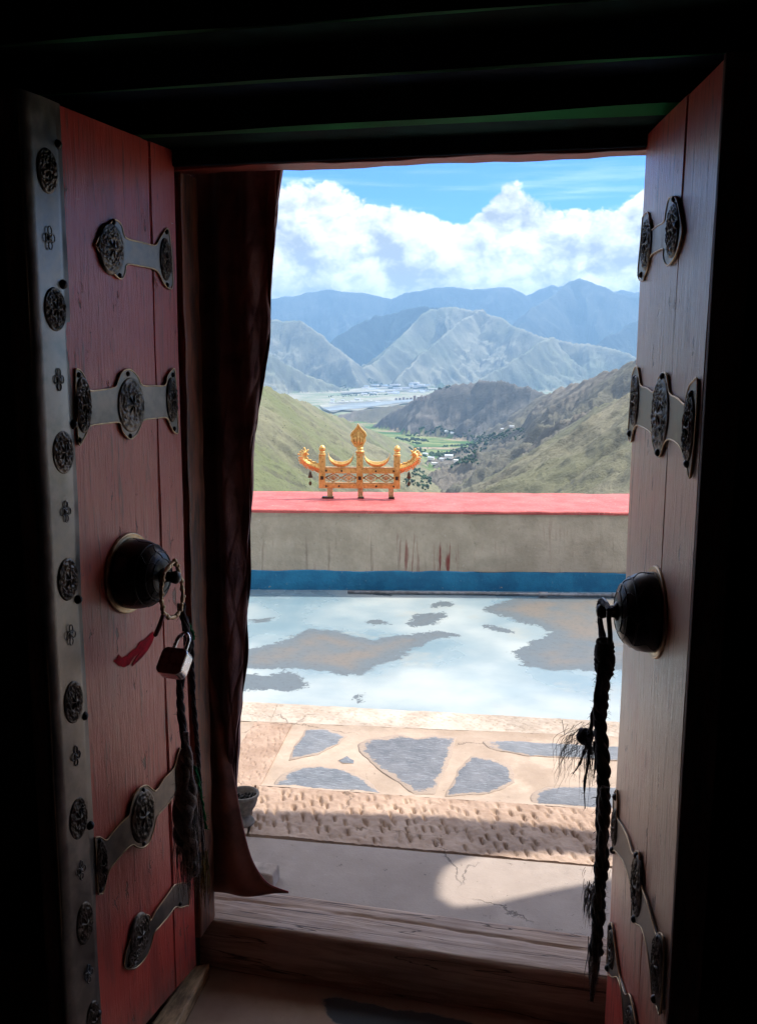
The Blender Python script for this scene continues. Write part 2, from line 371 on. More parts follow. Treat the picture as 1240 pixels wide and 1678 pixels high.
def painted_terrace():
    m, k, b = newmat('worn_pale_terrace_paint'); v = k.pos()
    worn = k.attr('worn')
    e1 = k.noise(v, 8, 10, .74); e2 = k.noise(v, 40, 6, .7)
    sdw = k.math('ADD', worn, k.math('ADD', k.math('MULTIPLY', k.math('SUBTRACT', e1, .5), .26), k.math('MULTIPLY', k.math('SUBTRACT', e2, .5), .12)))
    spk = k.step(k.noise(v, 55, 6, .75), .66, .70); wm = k.step(sdw, -.002, .006)
    fl = k.step(k.noise(v, 8, 10, .76), .69, .70)                      # small loose flakes
    wm = k.math('MAXIMUM', wm, k.math('MULTIPLY', fl, .75))
    tone = k.noise(v, .9, 5, .55)
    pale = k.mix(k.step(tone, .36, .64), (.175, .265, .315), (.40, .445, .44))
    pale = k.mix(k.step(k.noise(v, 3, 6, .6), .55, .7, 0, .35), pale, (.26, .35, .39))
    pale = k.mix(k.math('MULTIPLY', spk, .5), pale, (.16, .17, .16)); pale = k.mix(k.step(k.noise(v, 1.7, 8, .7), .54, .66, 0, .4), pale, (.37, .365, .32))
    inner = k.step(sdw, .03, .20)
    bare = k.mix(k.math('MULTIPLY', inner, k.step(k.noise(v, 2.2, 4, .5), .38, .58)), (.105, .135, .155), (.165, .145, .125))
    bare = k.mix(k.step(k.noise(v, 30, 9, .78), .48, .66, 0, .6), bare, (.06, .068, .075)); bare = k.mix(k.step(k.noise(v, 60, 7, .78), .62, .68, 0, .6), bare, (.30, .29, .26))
    k.put(b.inputs['Base Color'], k.mix(wm, pale, bare))
    k.put(b.inputs['Roughness'], k.mix(wm, k.lin(tone, .3, .7, .22, .38), .5))
    h = k.math('ADD', k.math('MULTIPLY', wm, -.6), k.math('MULTIPLY', k.noise(v, 30, 6, .7), .35))
    k.l.new(k.bump(h, .35, .005), b.inputs['Normal']); return m
M_PAINTED = painted_terrace()

def stone(name, a, c2, sc=14, hatch=0.0, rot=0.0, bs=.5, grit=0.0):
    m, k, b = newmat(name); v = k.pos()
    n1 = k.noise(v, sc, 8, .65); n2 = k.noise(v, sc * .15, 4, .5); n3 = k.noise(v, 130, 4, .7)
    f = k.step(k.math('ADD', k.math('MULTIPLY', n1, .5), k.math('MULTIPLY', n2, .5)), .36, .64)
    col = k.mix(f, a, c2); col = k.mix(k.step(n3, .62, .8, 0, .45), col, tuple(x * .45 for x in a))
    k.put(b.inputs['Base Color'], col); b.inputs['Roughness'].default_value = .82
    h = k.math('ADD', n1, k.math('MULTIPLY', n3, .4))
    if grit:
        big = k.noise(v, 2.3, 8, .65); col = k.mix(k.step(big, .52, .66, 0, .35), col, tuple(x * .62 for x in a)); col = k.mix(k.step(big, .44, .34, 0, .4), col, tuple(min(1, x * 1.3) for x in c2))
        pv_ = k.noise(v, 38, 9, .78); pit = k.step(pv_, .62, .67); col = k.mix(k.math('MULTIPLY', pit, .75 * grit), col, tuple(x * .38 for x in a))
        lt = k.step(k.noise(v, 70, 7, .78), .63, .68); col = k.mix(k.math('MULTIPLY', lt, .6 * grit), col, tuple(min(1, x * 1.5) for x in c2))
        wv = k.n.new('ShaderNodeVectorMath'); wv.operation = 'MULTIPLY_ADD'; k.put(wv.inputs[0], k.noise(v, 5, 6, .65, 0, 1)); wv.inputs[1].default_value = (.22, .22, 0); k.put(wv.inputs[2], v)
        cr_ = k.math('MULTIPLY', k.step(k.voro(k.scale(wv.outputs[0], (1, 1, 0)), 1.5, 'DISTANCE_TO_EDGE'), .0055, .0), k.step(k.noise(v, 1.8, 3, .5), .46, .56))
        col = k.mix(k.math('MULTIPLY', cr_, .8 * grit), col, tuple(x * .3 for x in a)); k.put(b.inputs['Base Color'], col)
        h = k.math('SUBTRACT', h, k.math('ADD', k.math('MULTIPLY', pit, .8), cr_))
    if hatch:
        hh = k.noise(k.scale(v, (25, 190, 40), rot=(0, 0, rot)), 1, 4, .6, .5)
        h = k.math('ADD', h, k.math('MULTIPLY', hh, hatch))
        k.put(b.inputs['Base Color'], k.mix(k.step(hh, .5, .68, 0, .5), col, tuple(min(1, x * 2.0) for x in c2)))
    if hatch:
        rim = k.attr('rimd'); sm = k.step(k.math('ADD', rim, k.math('MULTIPLY', k.math('SUBTRACT', k.noise(v, 17, 7, .7), .5), 1.3)), .72, .86)
        k.put(b.inputs['Base Color'], k.mix(k.math('MULTIPLY', sm, .85), b.inputs['Base Color'].links[0].from_socket, (.44, .335, .26)))
    k.l.new(k.bump(h, bs, .006), b.inputs['Normal']); return m
M_CHIS = stone('pink_chiselled_stone', (0.328, 0.218, 0.156), (0.484, 0.351, 0.269), 9, bs=.6, grit=.6)
M_CHISL = stone('pale_chiselled_stone', (0.390, 0.312, 0.250), (0.577, 0.507, 0.437), 9, bs=.6, grit=.6)
M_MORTAR = stone('beige_mortar', (0.359, 0.269, 0.203), (0.484, 0.382, 0.304), 5, bs=.5, grit=.8)
M_SLATE = stone('slate_paving_stone', (.125, .145, .175), (.21, .225, .25), 12, .9, .5, bs=.9)
M_SLATE2 = stone('cross_tooled_slate', (.12, .135, .16), (.20, .21, .235), 12, .9, -1.1, bs=.9)
M_SLAB = stone('smooth_pinkish_slab', (0.312, 0.254, 0.218), (0.406, 0.335, 0.292), 4, bs=.45, grit=1.0)

def parapet_mat():
    m, k, b = newmat('trowelled_cement_render'); v = k.coord(); x, y, z = k.sep(v)
    n1 = k.noise(v, 4, 8, .65); n2 = k.noise(v, 26, 8, .7); n3 = k.noise(k.scale(v, (22, 22, 1.6)), 1, 5, .6)
    col = k.mix(k.step(n1, .34, .66), (.44, .37, .275), (.60, .51, .39))
    col = k.mix(k.step(n2, .60, .72, 0, .55), col, (.68, .63, .54))
    col = k.mix(k.step(n2, .40, .30, 0, .5), col, (.20, .175, .14))
    # red drips of paint that ran down from the coping
    st = k.noise(k.comb(k.math('MULTIPLY', x, 42), 0.0, k.math('MULTIPLY', z, 3)), 1, 3, .6)
    win = k.math('MAXIMUM', k.math('MULTIPLY', k.step(k.math('ABSOLUTE', k.math('SUBTRACT', x, RED_X)), .10, .05), k.step(k.math('ADD', z, k.math('MULTIPLY', n1, .14)), .46, .38)),
                 k.math('MULTIPLY', k.step(k.math('ABSOLUTE', k.math('SUBTRACT', x, RED_X - .27)), .14, .02, 0, .75), k.step(k.math('ADD', z, k.math('MULTIPLY', n1, .3)), .60, .50)))
    win = k.math('MAXIMUM', win, k.math('MULTIPLY', k.step(n1, .50, .66, 0, .25), 1.0))
    rd = k.math('MULTIPLY', k.step(st, .52, .64), win)
    col = k.mix(rd, col, (.24, .060, .050))
    rust = k.math('MULTIPLY', k.step(n3, .60, .70), k.step(z, .50, .25, 0, .5)); col = k.mix(rust, col, (.22, .16, .12))
    k.put(b.inputs['Base Color'], col); b.inputs['Roughness'].default_value = .9
    k.l.new(k.bump(k.math('ADD', n2, k.math('MULTIPLY', n1, 1.2)), .7, .012), b.inputs['Normal']); return m

# ------------------------------------------------------------------ terrain: valley and mountain ranges
FLOOR = -450.0
def crest(pts_):
    """photo trace of a skyline given with its own distance -> real 3D crest"""
    o = []
    for px, py, D in pts_:
        r = ray(px, py); h = math.hypot(r.x, r.y); o.append((r.x / h * D, r.y / h * D, CAM.z + r.z / h * D))
    return np.array(o)
RIDGES = [
    # name, points, slope, spur wavelength, spur depth, crest noise
    ('green_hill', [(150, 545, 1200), (330, 588, 1500), (430, 629, 1850), (470, 645, 2300), (520, 666, 2900), (570, 688, 3500), (640, 715, 4250), (690, 733, 4800)], .60, 300, 60, 5),
    ('rocky_hill', [(1500, 420, 1100), (1250, 520, 1250), (1120, 590, 1450), (1040, 640, 1750), (960, 674, 2500), (900, 700, 3400), (860, 712, 4300), (826, 725, 5100)], .58, 300, 60, 5),
    ('brown_hill', [(1500, 380, 2500), (1200, 500, 2700), (1040, 587, 3000), (960, 619, 3700), (890, 646, 4500), (840, 680, 4900), (790, 708, 5300), (750, 722, 5500)], .50, 420, 140, 9),
    ('dark_hill', [(600, 704, 6350), (625, 690, 6300), (655, 668, 6250), (690, 648, 6150), (730, 629, 6000), (775, 621, 5900), (822, 621, 5700), (872, 632, 5500), (930, 652, 5400), (1000, 660, 5300)], .46, 640, 220, 10),
    ('low_hill', [(535, 690, 7300), (560, 678, 7200), (600, 670, 7100), (640, 665, 7000), (690, 661, 6900), (740, 655, 6800)], .38, 300, 40, 6),
    ('barren_hill', [(250, 590, 13200), (380, 575, 13200), (430, 572, 13200), (480, 596, 13300), (530, 620, 13400), (575, 640, 13500)], .42, 900, 260, 22),
    ('scrub_mountain', [(250, 540, 16500), (380, 515, 16500), (440, 520, 16300), (490, 522, 16200), (530, 545, 16000), (565, 580, 15600), (590, 622, 15000)], .46, 1200, 360, 30),
    ('beige_mountain', [(575, 618, 15200), (610, 590, 16000), (645, 560, 16800), (680, 525, 17600), (706, 500, 18000), (740, 502, 18000), (788, 502, 17800), (820, 520, 17300), (850, 533, 16800), (900, 548, 16500), (960, 560, 16200), (1000, 568, 16000), (1060, 585, 15600), (1200, 620, 15000)], .48, 1500, 480, 26),
    ('beige_spur', [(770, 628, 14000), (800, 610, 14300), (840, 590, 14700), (880, 560, 15300), (905, 549, 16000)], .55, 700, 240, 18),
    ('beige_spur', [(650, 618, 14600), (680, 590, 15400), (715, 555, 16200), (760, 520, 17200), (790, 503, 17800)], .55, 700, 240, 18),
    ('shadowed_mountain', [(520, 600, 19000), (552, 552, 20500), (600, 522, 21000), (650, 508, 21200), (706, 497, 20500), (770, 508, 20000)], .55, 1400, 460, 30),
    ('distant_mountain', [(980, 560, 20000), (1015, 538, 21000), (1060, 508, 22000), (1150, 470, 23000), (1300, 480, 24000)], .5, 1600, 500, 40),
    ('distant_mountain', [(820, 560, 20500), (860, 515, 23000), (905, 478, 25000), (932, 458, 25500), (948, 453, 25500), (975, 463, 25500), (1010, 476, 25500), (1060, 484, 26000)], .55, 2000, 700, 30),
    ('blue_mountain_range', [(100, 470, 29000), (400, 486, 29000), (470, 481, 29000), (540, 473, 29000), (578, 474, 29000), (640, 484, 29000), (680, 473, 28000), (740, 467, 28000), (790, 471, 28000), (835, 467, 28000), (862, 482, 28500), (905, 464, 28500), (1000, 473, 29000), (1060, 474, 29000), (1250, 460, 29000)], .5, 2400, 800, 30),
]
NA, A0, A1 = 700, -YAW - math.radians(24), -YAW + math.radians(24)
rr = np.concatenate([np.geomspace(45, 800, 60)[:-1], np.geomspace(800, 7500, 560)[:-1], np.geomspace(7500, 31000, 560)[:-1], np.geomspace(31000, 60000, 14)])
aa = np.linspace(A0, A1, NA)
RG, AG = np.meshgrid(rr, aa, indexing='ij')
GX, GY = RG * np.sin(AG), RG * np.cos(AG)
base = FLOOR + 6 * fbm(GX / 900, GY / 900, 4)
own = np.zeros(GX.shape, np.int32); H = base.copy()
# the monastery's own hill drops away under the terrace
mon = -6 - (RG - 45) * .52 + 8 * fbm(GX / 60, GY / 60, 4)
own = np.where(mon > H, 1, own); H = np.maximum(H, mon)
for ri, (nm, pp, slope, wl, dep, cn) in enumerate(RIDGES):
    C = crest(pp); seg = C[1:, :2] - C[:-1, :2]; L = np.hypot(seg[:, 0], seg[:, 1]); S0 = np.concatenate([[0], np.cumsum(L)])
    best = np.full(GX.shape, 1e12); bs = np.zeros(GX.shape); bz = np.zeros(GX.shape)
    wx = GX + .10 * wl * fbm(GX / wl * 1.3, GY / wl * 1.3 + 7 * ri, 3); wy = GY
    for i in range(len(seg)):
        dx, dy = wx - C[i, 0], wy - C[i, 1]; t = np.clip((dx * seg[i, 0] + dy * seg[i, 1]) / L[i] ** 2, 0, 1)
        dd = np.hypot(dx - t * seg[i, 0], dy - t * seg[i, 1]); m_ = dd < best
        best = np.where(m_, dd, best); bs = np.where(m_, S0[i] + t * L[i], bs); bz = np.where(m_, C[i, 2] + t * (C[i + 1, 2] - C[i, 2]), bz)
    hd = best / wl
    near = np.clip(hd * 1.6 + (.10 if ri > 4 else 0), 0, 1)
    sp = ridged(bs / wl * .9 + .35 * fbm(GX / wl, GY / wl, 3) + ri * 7.7, hd * .33 + ri, 5, .55)
    loc = ridged(GX / wl * 2.3 + ri, GY / wl * 2.3, 6, .58)
    h = bz - slope * best * (1 - .12 * np.clip(best / (wl * 6), 0, 1)) - dep * (1.35 if ri > 4 else 1) * (1 - sp) * near - dep * (.14 if ri < 2 else .42) * (1 - loc) * np.clip(hd * 2.5, 0.02, 1) + cn * (2.2 if ri > 4 else 1.2) * fbm(bs / wl * 4, bs * 0 + ri, 6, .6)
    if ri <= 3:
        h = h - (11 if ri < 2 else 20) * (1 - ridged(bs / (55 if ri < 2 else 110) + .6 * fbm(GX / 90, GY / 90, 3), best / (260 if ri < 2 else 500) + ri, 4, .6)) - 3 * (1 - ridged(GX / 40, GY / 40 + ri, 3, .5))
    elif ri > 4: h = h - 120 * (1 - ridged(bs / 420 + .5 * fbm(GX / 700, GY / 700, 3), best / 1900 + ri, 5, .6)) * np.clip(hd * 4, .15, 1)
    own = np.where(h > H, ri + 2, own); H = np.maximum(H, h)
# sedimentary fans: soften where slopes meet the plain
verts = np.stack([GX, GY, H], -1).reshape(-1, 3).astype(np.float32)
nr, nc = GX.shape
idx = np.arange(nr * nc).reshape(nr, nc)
quads = np.stack([idx[:-1, :-1], idx[:-1, 1:], idx[1:, 1:], idx[1:, :-1]], -1).reshape(-1, 4)
qown = own[:-1, :-1].reshape(-1)
def grid_mesh(name, V, Q, mat, label=None):
    used, inv = np.unique(Q, return_inverse=True); V2 = V[used]; Q2 = inv.reshape(-1, 4)
    me = bpy.data.meshes.new(name); me.vertices.add(len(V2)); me.vertices.foreach_set('co', V2.reshape(-1).astype(np.float32))
    me.loops.add(len(Q2) * 4); me.loops.foreach_set('vertex_index', Q2.reshape(-1).astype(np.int32))
    me.polygons.add(len(Q2)); me.polygons.foreach_set('loop_start', (np.arange(len(Q2)) * 4).astype(np.int32))
    me.polygons.foreach_set('use_smooth', np.ones(len(Q2), bool)); me.update(calc_edges=True)
    me.materials.append(mat); o = bpy.data.objects.new(name, me); COL.objects.link(o); o['kind'] = 'structure'
    if label: o['label'] = label
    return o
def hillmat(name, grass, bare, rock, sc, rockamt=.5, streak=(.2, .2, .2)):
    m, k, b = newmat(name); v = k.pos(); nz = k.sep(k.n.new('ShaderNodeNewGeometry').outputs['Normal'])[2]
    n1 = k.noise(v, 1 / (sc * 3.5), 8, .62); n2 = k.noise(v, 1 / (sc * .35), 9, .72); n3 = k.noise(k.scale(v, (1, 1, .25)), 1 / sc, 8, .66)
    col = k.mix(k.step(n1, .38, .62), grass, bare)
    col = k.mix(k.step(k.math('ADD', n2, k.math('MULTIPLY', k.math('SUBTRACT', n3, .5), .5)), .52, .66, 0, rockamt), col, rock)
    col = k.mix(k.step(n3, .60, .72, 0, .55), col, tuple(min(1, x * 1.45) for x in bare))
    steep = k.step(nz, .86, .66); col = k.mix(k.math('MULTIPLY', steep, k.step(n3, .35, .6, .2, .8)), col, rock)
    k.put(b.inputs['Base Color'], col); b.inputs['Roughness'].default_value = .95; b.inputs['Specular IOR Level'].default_value = .1
    k.l.new(k.bump(k.math('ADD', k.math('ADD', n2, k.noise(v, 1 / (sc * .08), 6, .75)), k.math('MULTIPLY', n3, 1.5)), .8, sc * .09), b.inputs['Normal']); return m
M_GREENH = hillmat('grassy_slope', (0.174, 0.191, 0.095), (0.237, 0.226, 0.144), (0.148, 0.141, 0.100), 100, .5)
M_ROCKH = hillmat('grassy_rocky_slope', (0.180, 0.176, 0.108), (0.240, 0.220, 0.156), (0.140, 0.132, 0.100), 110, .45)
M_BROWNH = hillmat('dry_brown_slope', (0.153, 0.146, 0.110), (0.211, 0.184, 0.149), (0.117, 0.108, 0.095), 150, .5)
M_DARKH = hillmat('dark_bare_slope', (0.122, 0.117, 0.104), (0.189, 0.171, 0.149), (0.090, 0.086, 0.081), 160, .7)
M_BEIGE = hillmat('barren_beige_slope', (0.185, 0.200, 0.137), (0.296, 0.285, 0.211), (0.111, 0.111, 0.089), 380, .9)
M_SCRUB = hillmat('pale_scrub_slope', (0.160, 0.182, 0.125), (0.274, 0.262, 0.198), (0.099, 0.103, 0.087), 380, .9)
M_SHADE = hillmat('cloud_shade_slope', (0.024, 0.035, 0.034), (0.042, 0.051, 0.043), (0.018, 0.022, 0.023), 500, .6)  # dark tone paints a cloud's shadow into the slope colour
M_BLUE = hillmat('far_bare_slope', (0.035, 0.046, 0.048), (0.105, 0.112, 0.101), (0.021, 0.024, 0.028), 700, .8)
def valleymat():
    m, k, b = newmat('valley_fields'); v = k.pos(); x, y, z = k.sep(v)
    dist = k.math('POWER', k.math('ADD', k.math('MULTIPLY', x, x), k.math('MULTIPLY', y, y)), .5)
    rot = k.scale(v, (1 / 210, 1 / 110, .0), rot=(0, 0, .35))
    cell = k.voro(rot, 1, 'F1', 'Color'); r_, g_, b_ = k.sep(cell)
    col = k.mix(k.step(r_, .25, .35), (.05, .115, .035), (.105, .165, .055)); col = k.mix(k.step(g_, .62, .68), col, (.19, .22, .09)); col = k.mix(k.step(b_, .82, .86), col, (.30, .24, .16))
    n1 = k.noise(v, 1 / 300, 8, .65); n2 = k.noise(v, 1 / 45, 8, .7)
    col = k.mix(k.step(n2, .54, .62, 0, .85), col, (.028, .058, .026))
    sand = k.math('MULTIPLY', k.step(n1, .42, .52), k.step(dist, 3950, 3500)); col = k.mix(sand, col, (.42, .31, .23))
    farc = k.mix(k.step(n1, .40, .60), (.16, .20, .11), (.33, .31, .24)); farc = k.mix(k.step(n2, .56, .66, 0, .8), farc, (.06, .095, .06))
    col = k.mix(k.step(dist, 7200, 8800), col, farc)
    k.put(b.inputs['Base Color'], col); b.inputs['Roughness'].default_value = .95; b.inputs['Specular IOR Level'].default_value = .1
    return m
M_VALLEY = valleymat()
HM = {'green_hill': M_GREENH, 'rocky_hill': M_ROCKH, 'brown_hill': M_BROWNH, 'dark_hill': M_DARKH, 'low_hill': M_BROWNH, 'barren_hill': M_BEIGE, 'scrub_mountain': M_SCRUB,
      'beige_mountain': M_BEIGE, 'beige_spur': M_BEIGE, 'shadowed_mountain': M_SHADE, 'distant_mountain': M_BLUE, 'blue_mountain_range': M_BLUE}
grid_mesh('valley_floor', verts, quads[qown == 0], M_VALLEY); grid_mesh('monastery_slope', verts, quads[qown == 1], M_GREENH)
done = set()
for ri, rd_ in enumerate(RIDGES):
    if rd_[0] in done: continue
    done.add(rd_[0]); ids = [i + 2 for i, q in enumerate(RIDGES) if q[0] == rd_[0]]
    q = quads[np.isin(qown, ids)]
    if len(q): grid_mesh(rd_[0], verts, q, HM[rd_[0]])
vd, fd = [], []
for k_ in range(48): a_ = 2 * math.pi * k_ / 48; vd.append((math.cos(a_) * 62000, math.sin(a_) * 62000, FLOOR - 14))
g = mobj('ground', vd, [tuple(range(48))], M_VALLEY); g['kind'] = 'structure'

def ground_at(px, py):
    """where the sight line first meets the built terrain"""
    r = ray(px, py); h = math.hypot(r.x, r.y); a = math.atan2(r.x, r.y); ja = (a - A0) / (A1 - A0) * (NA - 1); j = int(np.clip(round(ja), 0, NA - 1))
    zr = CAM.z + r.z / h * rr; hit = np.nonzero(H[:, j] >= zr)[0]
    i = hit[0] if len(hit) else nr - 1
    return Vector((r.x / h * rr[i], r.y / h * rr[i], H[i, j])), rr[i]

# river and its pale banks on the far plain
def flat_poly(name, pxs, z, mat):
    o = mobj(name, [onz(x_, y_, z) for x_, y_ in pxs], [tuple(range(len(pxs)))], mat); o['kind'] = 'structure'; return fixn(o)
M_SAND = simple('pale_river_sand', (.30, .30, .24), .9, 0, .5, .006, 0)
M_RIVER = simple('silty_river', (.30, .36, .37), .6, 0, .4, .004, 0)
flat_poly('river_bank', [(524, 664), (560, 657), (600, 657), (640, 653), (690, 652), (720, 649), (735, 652), (690, 659), (660, 661), (640, 666), (604, 668), (590, 673), (560, 672), (545, 676), (530, 671)], FLOOR + 13, M_SAND)
flat_poly('river', [(528, 668), (575, 661), (640, 657), (700, 652), (700, 655), (645, 661), (590, 669), (540, 673)], FLOOR + 17, M_RIVER)
flat_poly('dirt_road', [(640, 795), (655, 783), (690, 777), (735, 775), (742, 780), (712, 790), (705, 806), (660, 812)], FLOOR + 12, simple('bare_earth_road', (.46, .33, .25), .95, 0, .25, .02, 0))
flat_poly('valley_track', [(560, 640), (600, 634), (680, 632), (735, 634), (735, 637), (660, 640), (600, 642), (560, 646)], FLOOR + 14, M_SAND)

# haze: closed box round the camera and the land, top just above the highest peak
ZT = float(max(H.max(), 5)) + 60
bm = bmesh.new(); bmesh.ops.create_cube(bm, size=1)
for v in bm.verts: v.co = Vector((v.co.x * 126000, v.co.y * 126000, (FLOOR - 20) if v.co.z < 0 else ZT))
mh = bpy.data.materials.new('thin_blue_air'); mh.use_nodes = True; mh.node_tree.nodes.clear(); k = N(mh.node_tree)
pv = k.n.new('ShaderNodeVolumePrincipled'); pv.inputs['Color'].default_value = (.36, .66, 1.0, 1); pv.inputs['Density'].default_value = 3.8e-5; pv.inputs['Anisotropy'].default_value = .15
om = k.n.new('ShaderNodeOutputMaterial'); k.l.new(pv.outputs[0], om.inputs['Volume'])
hz = bobj('haze', bm, mh); hz['kind'] = 'stuff'; hz['label'] = 'thin blue haze filling the valley and mountain air'

# ------------------------------------------------------------------ terrace (ground outside the door)
def lerp(a, b, t): return a + (b - a) * t
def poly_sd(X_, Y_, poly):
    """signed distance (positive inside) of points to a 2D polygon"""
    d_ = np.full(X_.shape, 1e9); ins = np.zeros(X_.shape, bool); n = len(poly)
    for i in range(n):
        (ax, ay), (bx, by) = poly[i], poly[(i + 1) % n]
        ex, ey = bx - ax, by - ay; L2 = ex * ex + ey * ey + 1e-12
        t = np.clip(((X_ - ax) * ex + (Y_ - ay) * ey) / L2, 0, 1)
        d_ = np.minimum(d_, np.hypot(X_ - ax - t * ex, Y_ - ay - t * ey))
        c_ = ((ay > Y_) != (by > Y_)) & (X_ < ex * (Y_ - ay) / (ey if abs(ey) > 1e-9 else 1e-9) + ax); ins ^= c_
    return np.where(ins, d_, -d_)
def crop4(x, y): return (380 + x / 1.8235, 800 + y / 1.8235)
def crop5(x, y): return (380 + x / 1.879, 1130 + y / 1.879)
def gpoly(pts_, cf=None, z=0.0): return [tuple(onz(*(cf(*p) if cf else p), z))[:2] for p in pts_]
def patch(name, c4, nx, ny, mat, zf, parent=None, skirt=.05):
    """quad c4 = four ground points (near-left, near-right, far-right, far-left) -> displaced slab with skirts"""
    A, B, C_, D = [np.array(p[:2]) for p in c4]
    S, T = np.meshgrid(np.linspace(0, 1, nx), np.linspace(0, 1, ny))
    Xg = (A[0] * (1 - S) + B[0] * S) * (1 - T) + (D[0] * (1 - S) + C_[0] * S) * T
    Yg = (A[1] * (1 - S) + B[1] * S) * (1 - T) + (D[1] * (1 - S) + C_[1] * S) * T
    Zg = zf(Xg, Yg, S, T); Zg = Zg.copy()
    V = np.stack([Xg, Yg, Zg], -1).reshape(-1, 3); id_ = np.arange(nx * ny).reshape(ny, nx)
    Q = np.stack([id_[:-1, :-1], id_[:-1, 1:], id_[1:, 1:], id_[1:, :-1]], -1).reshape(-1, 4)
    ring = np.concatenate([id_[0, :], id_[1:, -1], id_[-1, -2::-1], id_[-2:0:-1, 0]]); n = len(ring)
    low = V[ring].copy(); low[:, 2] = Zg.min() - skirt; k0 = len(V); V = np.vstack([V, V[ring], low])
    j = np.arange(n); Q2 = np.stack([k0 + (j + 1) % n, k0 + j, k0 + n + j, k0 + n + (j + 1) % n], -1)
    Q = np.vstack([Q, Q2]); me = bpy.data.meshes.new(name)
    me.vertices.add(len(V)); me.vertices.foreach_set('co', V.reshape(-1).astype(np.float32)); me.loops.add(len(Q) * 4)
    me.loops.foreach_set('vertex_index', Q.reshape(-1).astype(np.int32)); me.polygons.add(len(Q)); me.polygons.foreach_set('loop_start', (np.arange(len(Q)) * 4).astype(np.int32))
    me.polygons.foreach_set('use_smooth', np.ones(len(Q), bool)); me.update(calc_edges=True); me.materials.append(mat)
    o = bpy.data.objects.new(name, me); COL.objects.link(o)
    if parent: o.parent = parent
    return o, Xg, Yg, Zg
def ext(p, q, a, b):
    """extend segment p->q by a before p and b after q (metres)"""
    p, q = Vector(p), Vector(q); u_ = (q - p).normalized(); return p - u_ * a, q + u_ * b

PA0, PB0 = onz(413, 966, 0), onz(1005, 971, 0)
pu = (PB0 - PA0).normalized(); pw = Vector((-pu.y, pu.x, 0)); p_ang = math.atan2(pu.y, pu.x)
# painted sheet between the parapet and the chiselled strip
e0 = (onz(433, 1154, 0), onz(1008, 1185, 0)); n0, n1_ = ext(e0[0], e0[1], 3.2, 2.6); f0, f1 = ext(PA0, PB0, 2.6, 2.6)
terr = tag(bpy.data.objects.new('terrace_floor', None), 'flat roof terrace with worn pale blue paint and stone paving', kind='structure'); COL.objects.link(terr)
NX, NY = 330, 190
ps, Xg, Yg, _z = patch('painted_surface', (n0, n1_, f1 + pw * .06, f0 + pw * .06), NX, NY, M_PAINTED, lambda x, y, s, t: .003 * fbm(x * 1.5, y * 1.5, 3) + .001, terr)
WORN = [([(10, 484), (40, 480), (130, 465), (170, 445), (230, 422), (300, 425), (400, 447), (420, 455), (500, 440), (580, 428), (650, 430), (672, 440), (600, 455), (540, 480), (500, 505), (440, 530), (395, 560), (340, 560), (270, 548), (200, 540), (130, 545), (10, 540)]),
        ([(-20, 560), (90, 558), (180, 550), (215, 570), (218, 600), (170, 614), (110, 605), (-20, 605)]),
        ([(520, 405), (560, 375), (640, 370), (645, 380), (600, 410), (550, 420)]), ([(592, 347), (620, 338), (655, 343), (650, 355), (600, 357)]),
        ([(725, 365), (800, 345), (850, 330), (950, 325), (1300, 315), (1400, 550), (1050, 545), (940, 548), (870, 530), (845, 490), (860, 475), (930, 445), (945, 430), (920, 415), (850, 400), (800, 378)]),
        ([(355, 628), (370, 612), (388, 616), (385, 638), (368, 646)]), ([(320, 300), (400, 300), (480, 306), (470, 322), (400, 318)]),
        ([(385, 400), (440, 390), (470, 405), (420, 412)]), ([(740, 405), (830, 418), (840, 432), (770, 425)]), ([(60, 392), (120, 388), (110, 398), (70, 402)])]
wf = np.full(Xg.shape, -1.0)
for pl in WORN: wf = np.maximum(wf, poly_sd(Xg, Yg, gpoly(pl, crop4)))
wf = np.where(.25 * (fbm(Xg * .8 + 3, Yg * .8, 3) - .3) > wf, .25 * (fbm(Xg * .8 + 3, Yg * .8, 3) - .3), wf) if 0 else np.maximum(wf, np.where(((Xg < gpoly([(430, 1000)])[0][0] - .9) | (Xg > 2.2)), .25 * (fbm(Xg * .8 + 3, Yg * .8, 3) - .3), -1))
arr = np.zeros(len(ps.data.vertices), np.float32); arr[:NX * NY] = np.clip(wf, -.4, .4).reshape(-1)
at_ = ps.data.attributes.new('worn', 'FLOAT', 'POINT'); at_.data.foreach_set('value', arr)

def gouged(sx, sy, rot, ln, wd, depth, base_z, seed, jit=.5, rough=.003):
    def zf(x, y, s, t):
        r_ = np.random.default_rng(seed); z = base_z + rough * fbm(x * 9, y * 9, 5) + rough * .7 * fbm(x * 45, y * 45, 3)
        cx, cy = math.cos(rot), math.sin(rot); u_ = x * cx + y * sx * 0 + y * cy; v_ = -x * cy + y * cx
        iu0, iv0 = np.floor(u_ / sx), np.floor(v_ / sy); acc = np.zeros_like(z)
        for du in (-1, 0, 1):
            for dv in (-1, 0, 1):
                iu, iv = iu0 + du, iv0 + dv; hsh = (iu * 73 + iv * 151 + seed * 17).astype(np.int64) & 511
                jx = _gx[hsh] * .5 * jit; jy = _gy[_perm[hsh] & 511] * .5 * jit; am = .55 + .45 * _gx[_perm[(hsh + 9) & 511] & 511]
                cu = (iu + .5 + jx + .5 * (np.mod(iv, 2))) * sx; cv_ = (iv + .5 + jy) * sy
                a = (u_ - cu) / ln; b = (v_ - cv_) / wd; m_ = np.clip(1 - a * a, 0, 1) * np.exp(-np.maximum(b, 0) ** 2 * 5) * np.exp(-np.minimum(b, 0) ** 2 * .9)
                acc = np.maximum(acc, m_ * np.clip(am, .12, 1))
        return z - depth * acc * np.clip(np.minimum(t, 1 - t) * 9 + .1, 0, 1)
    return zf
gd = onz(740, 1345, 0) - onz(728, 1323, 0); grot = math.atan2(gd.y, gd.x)
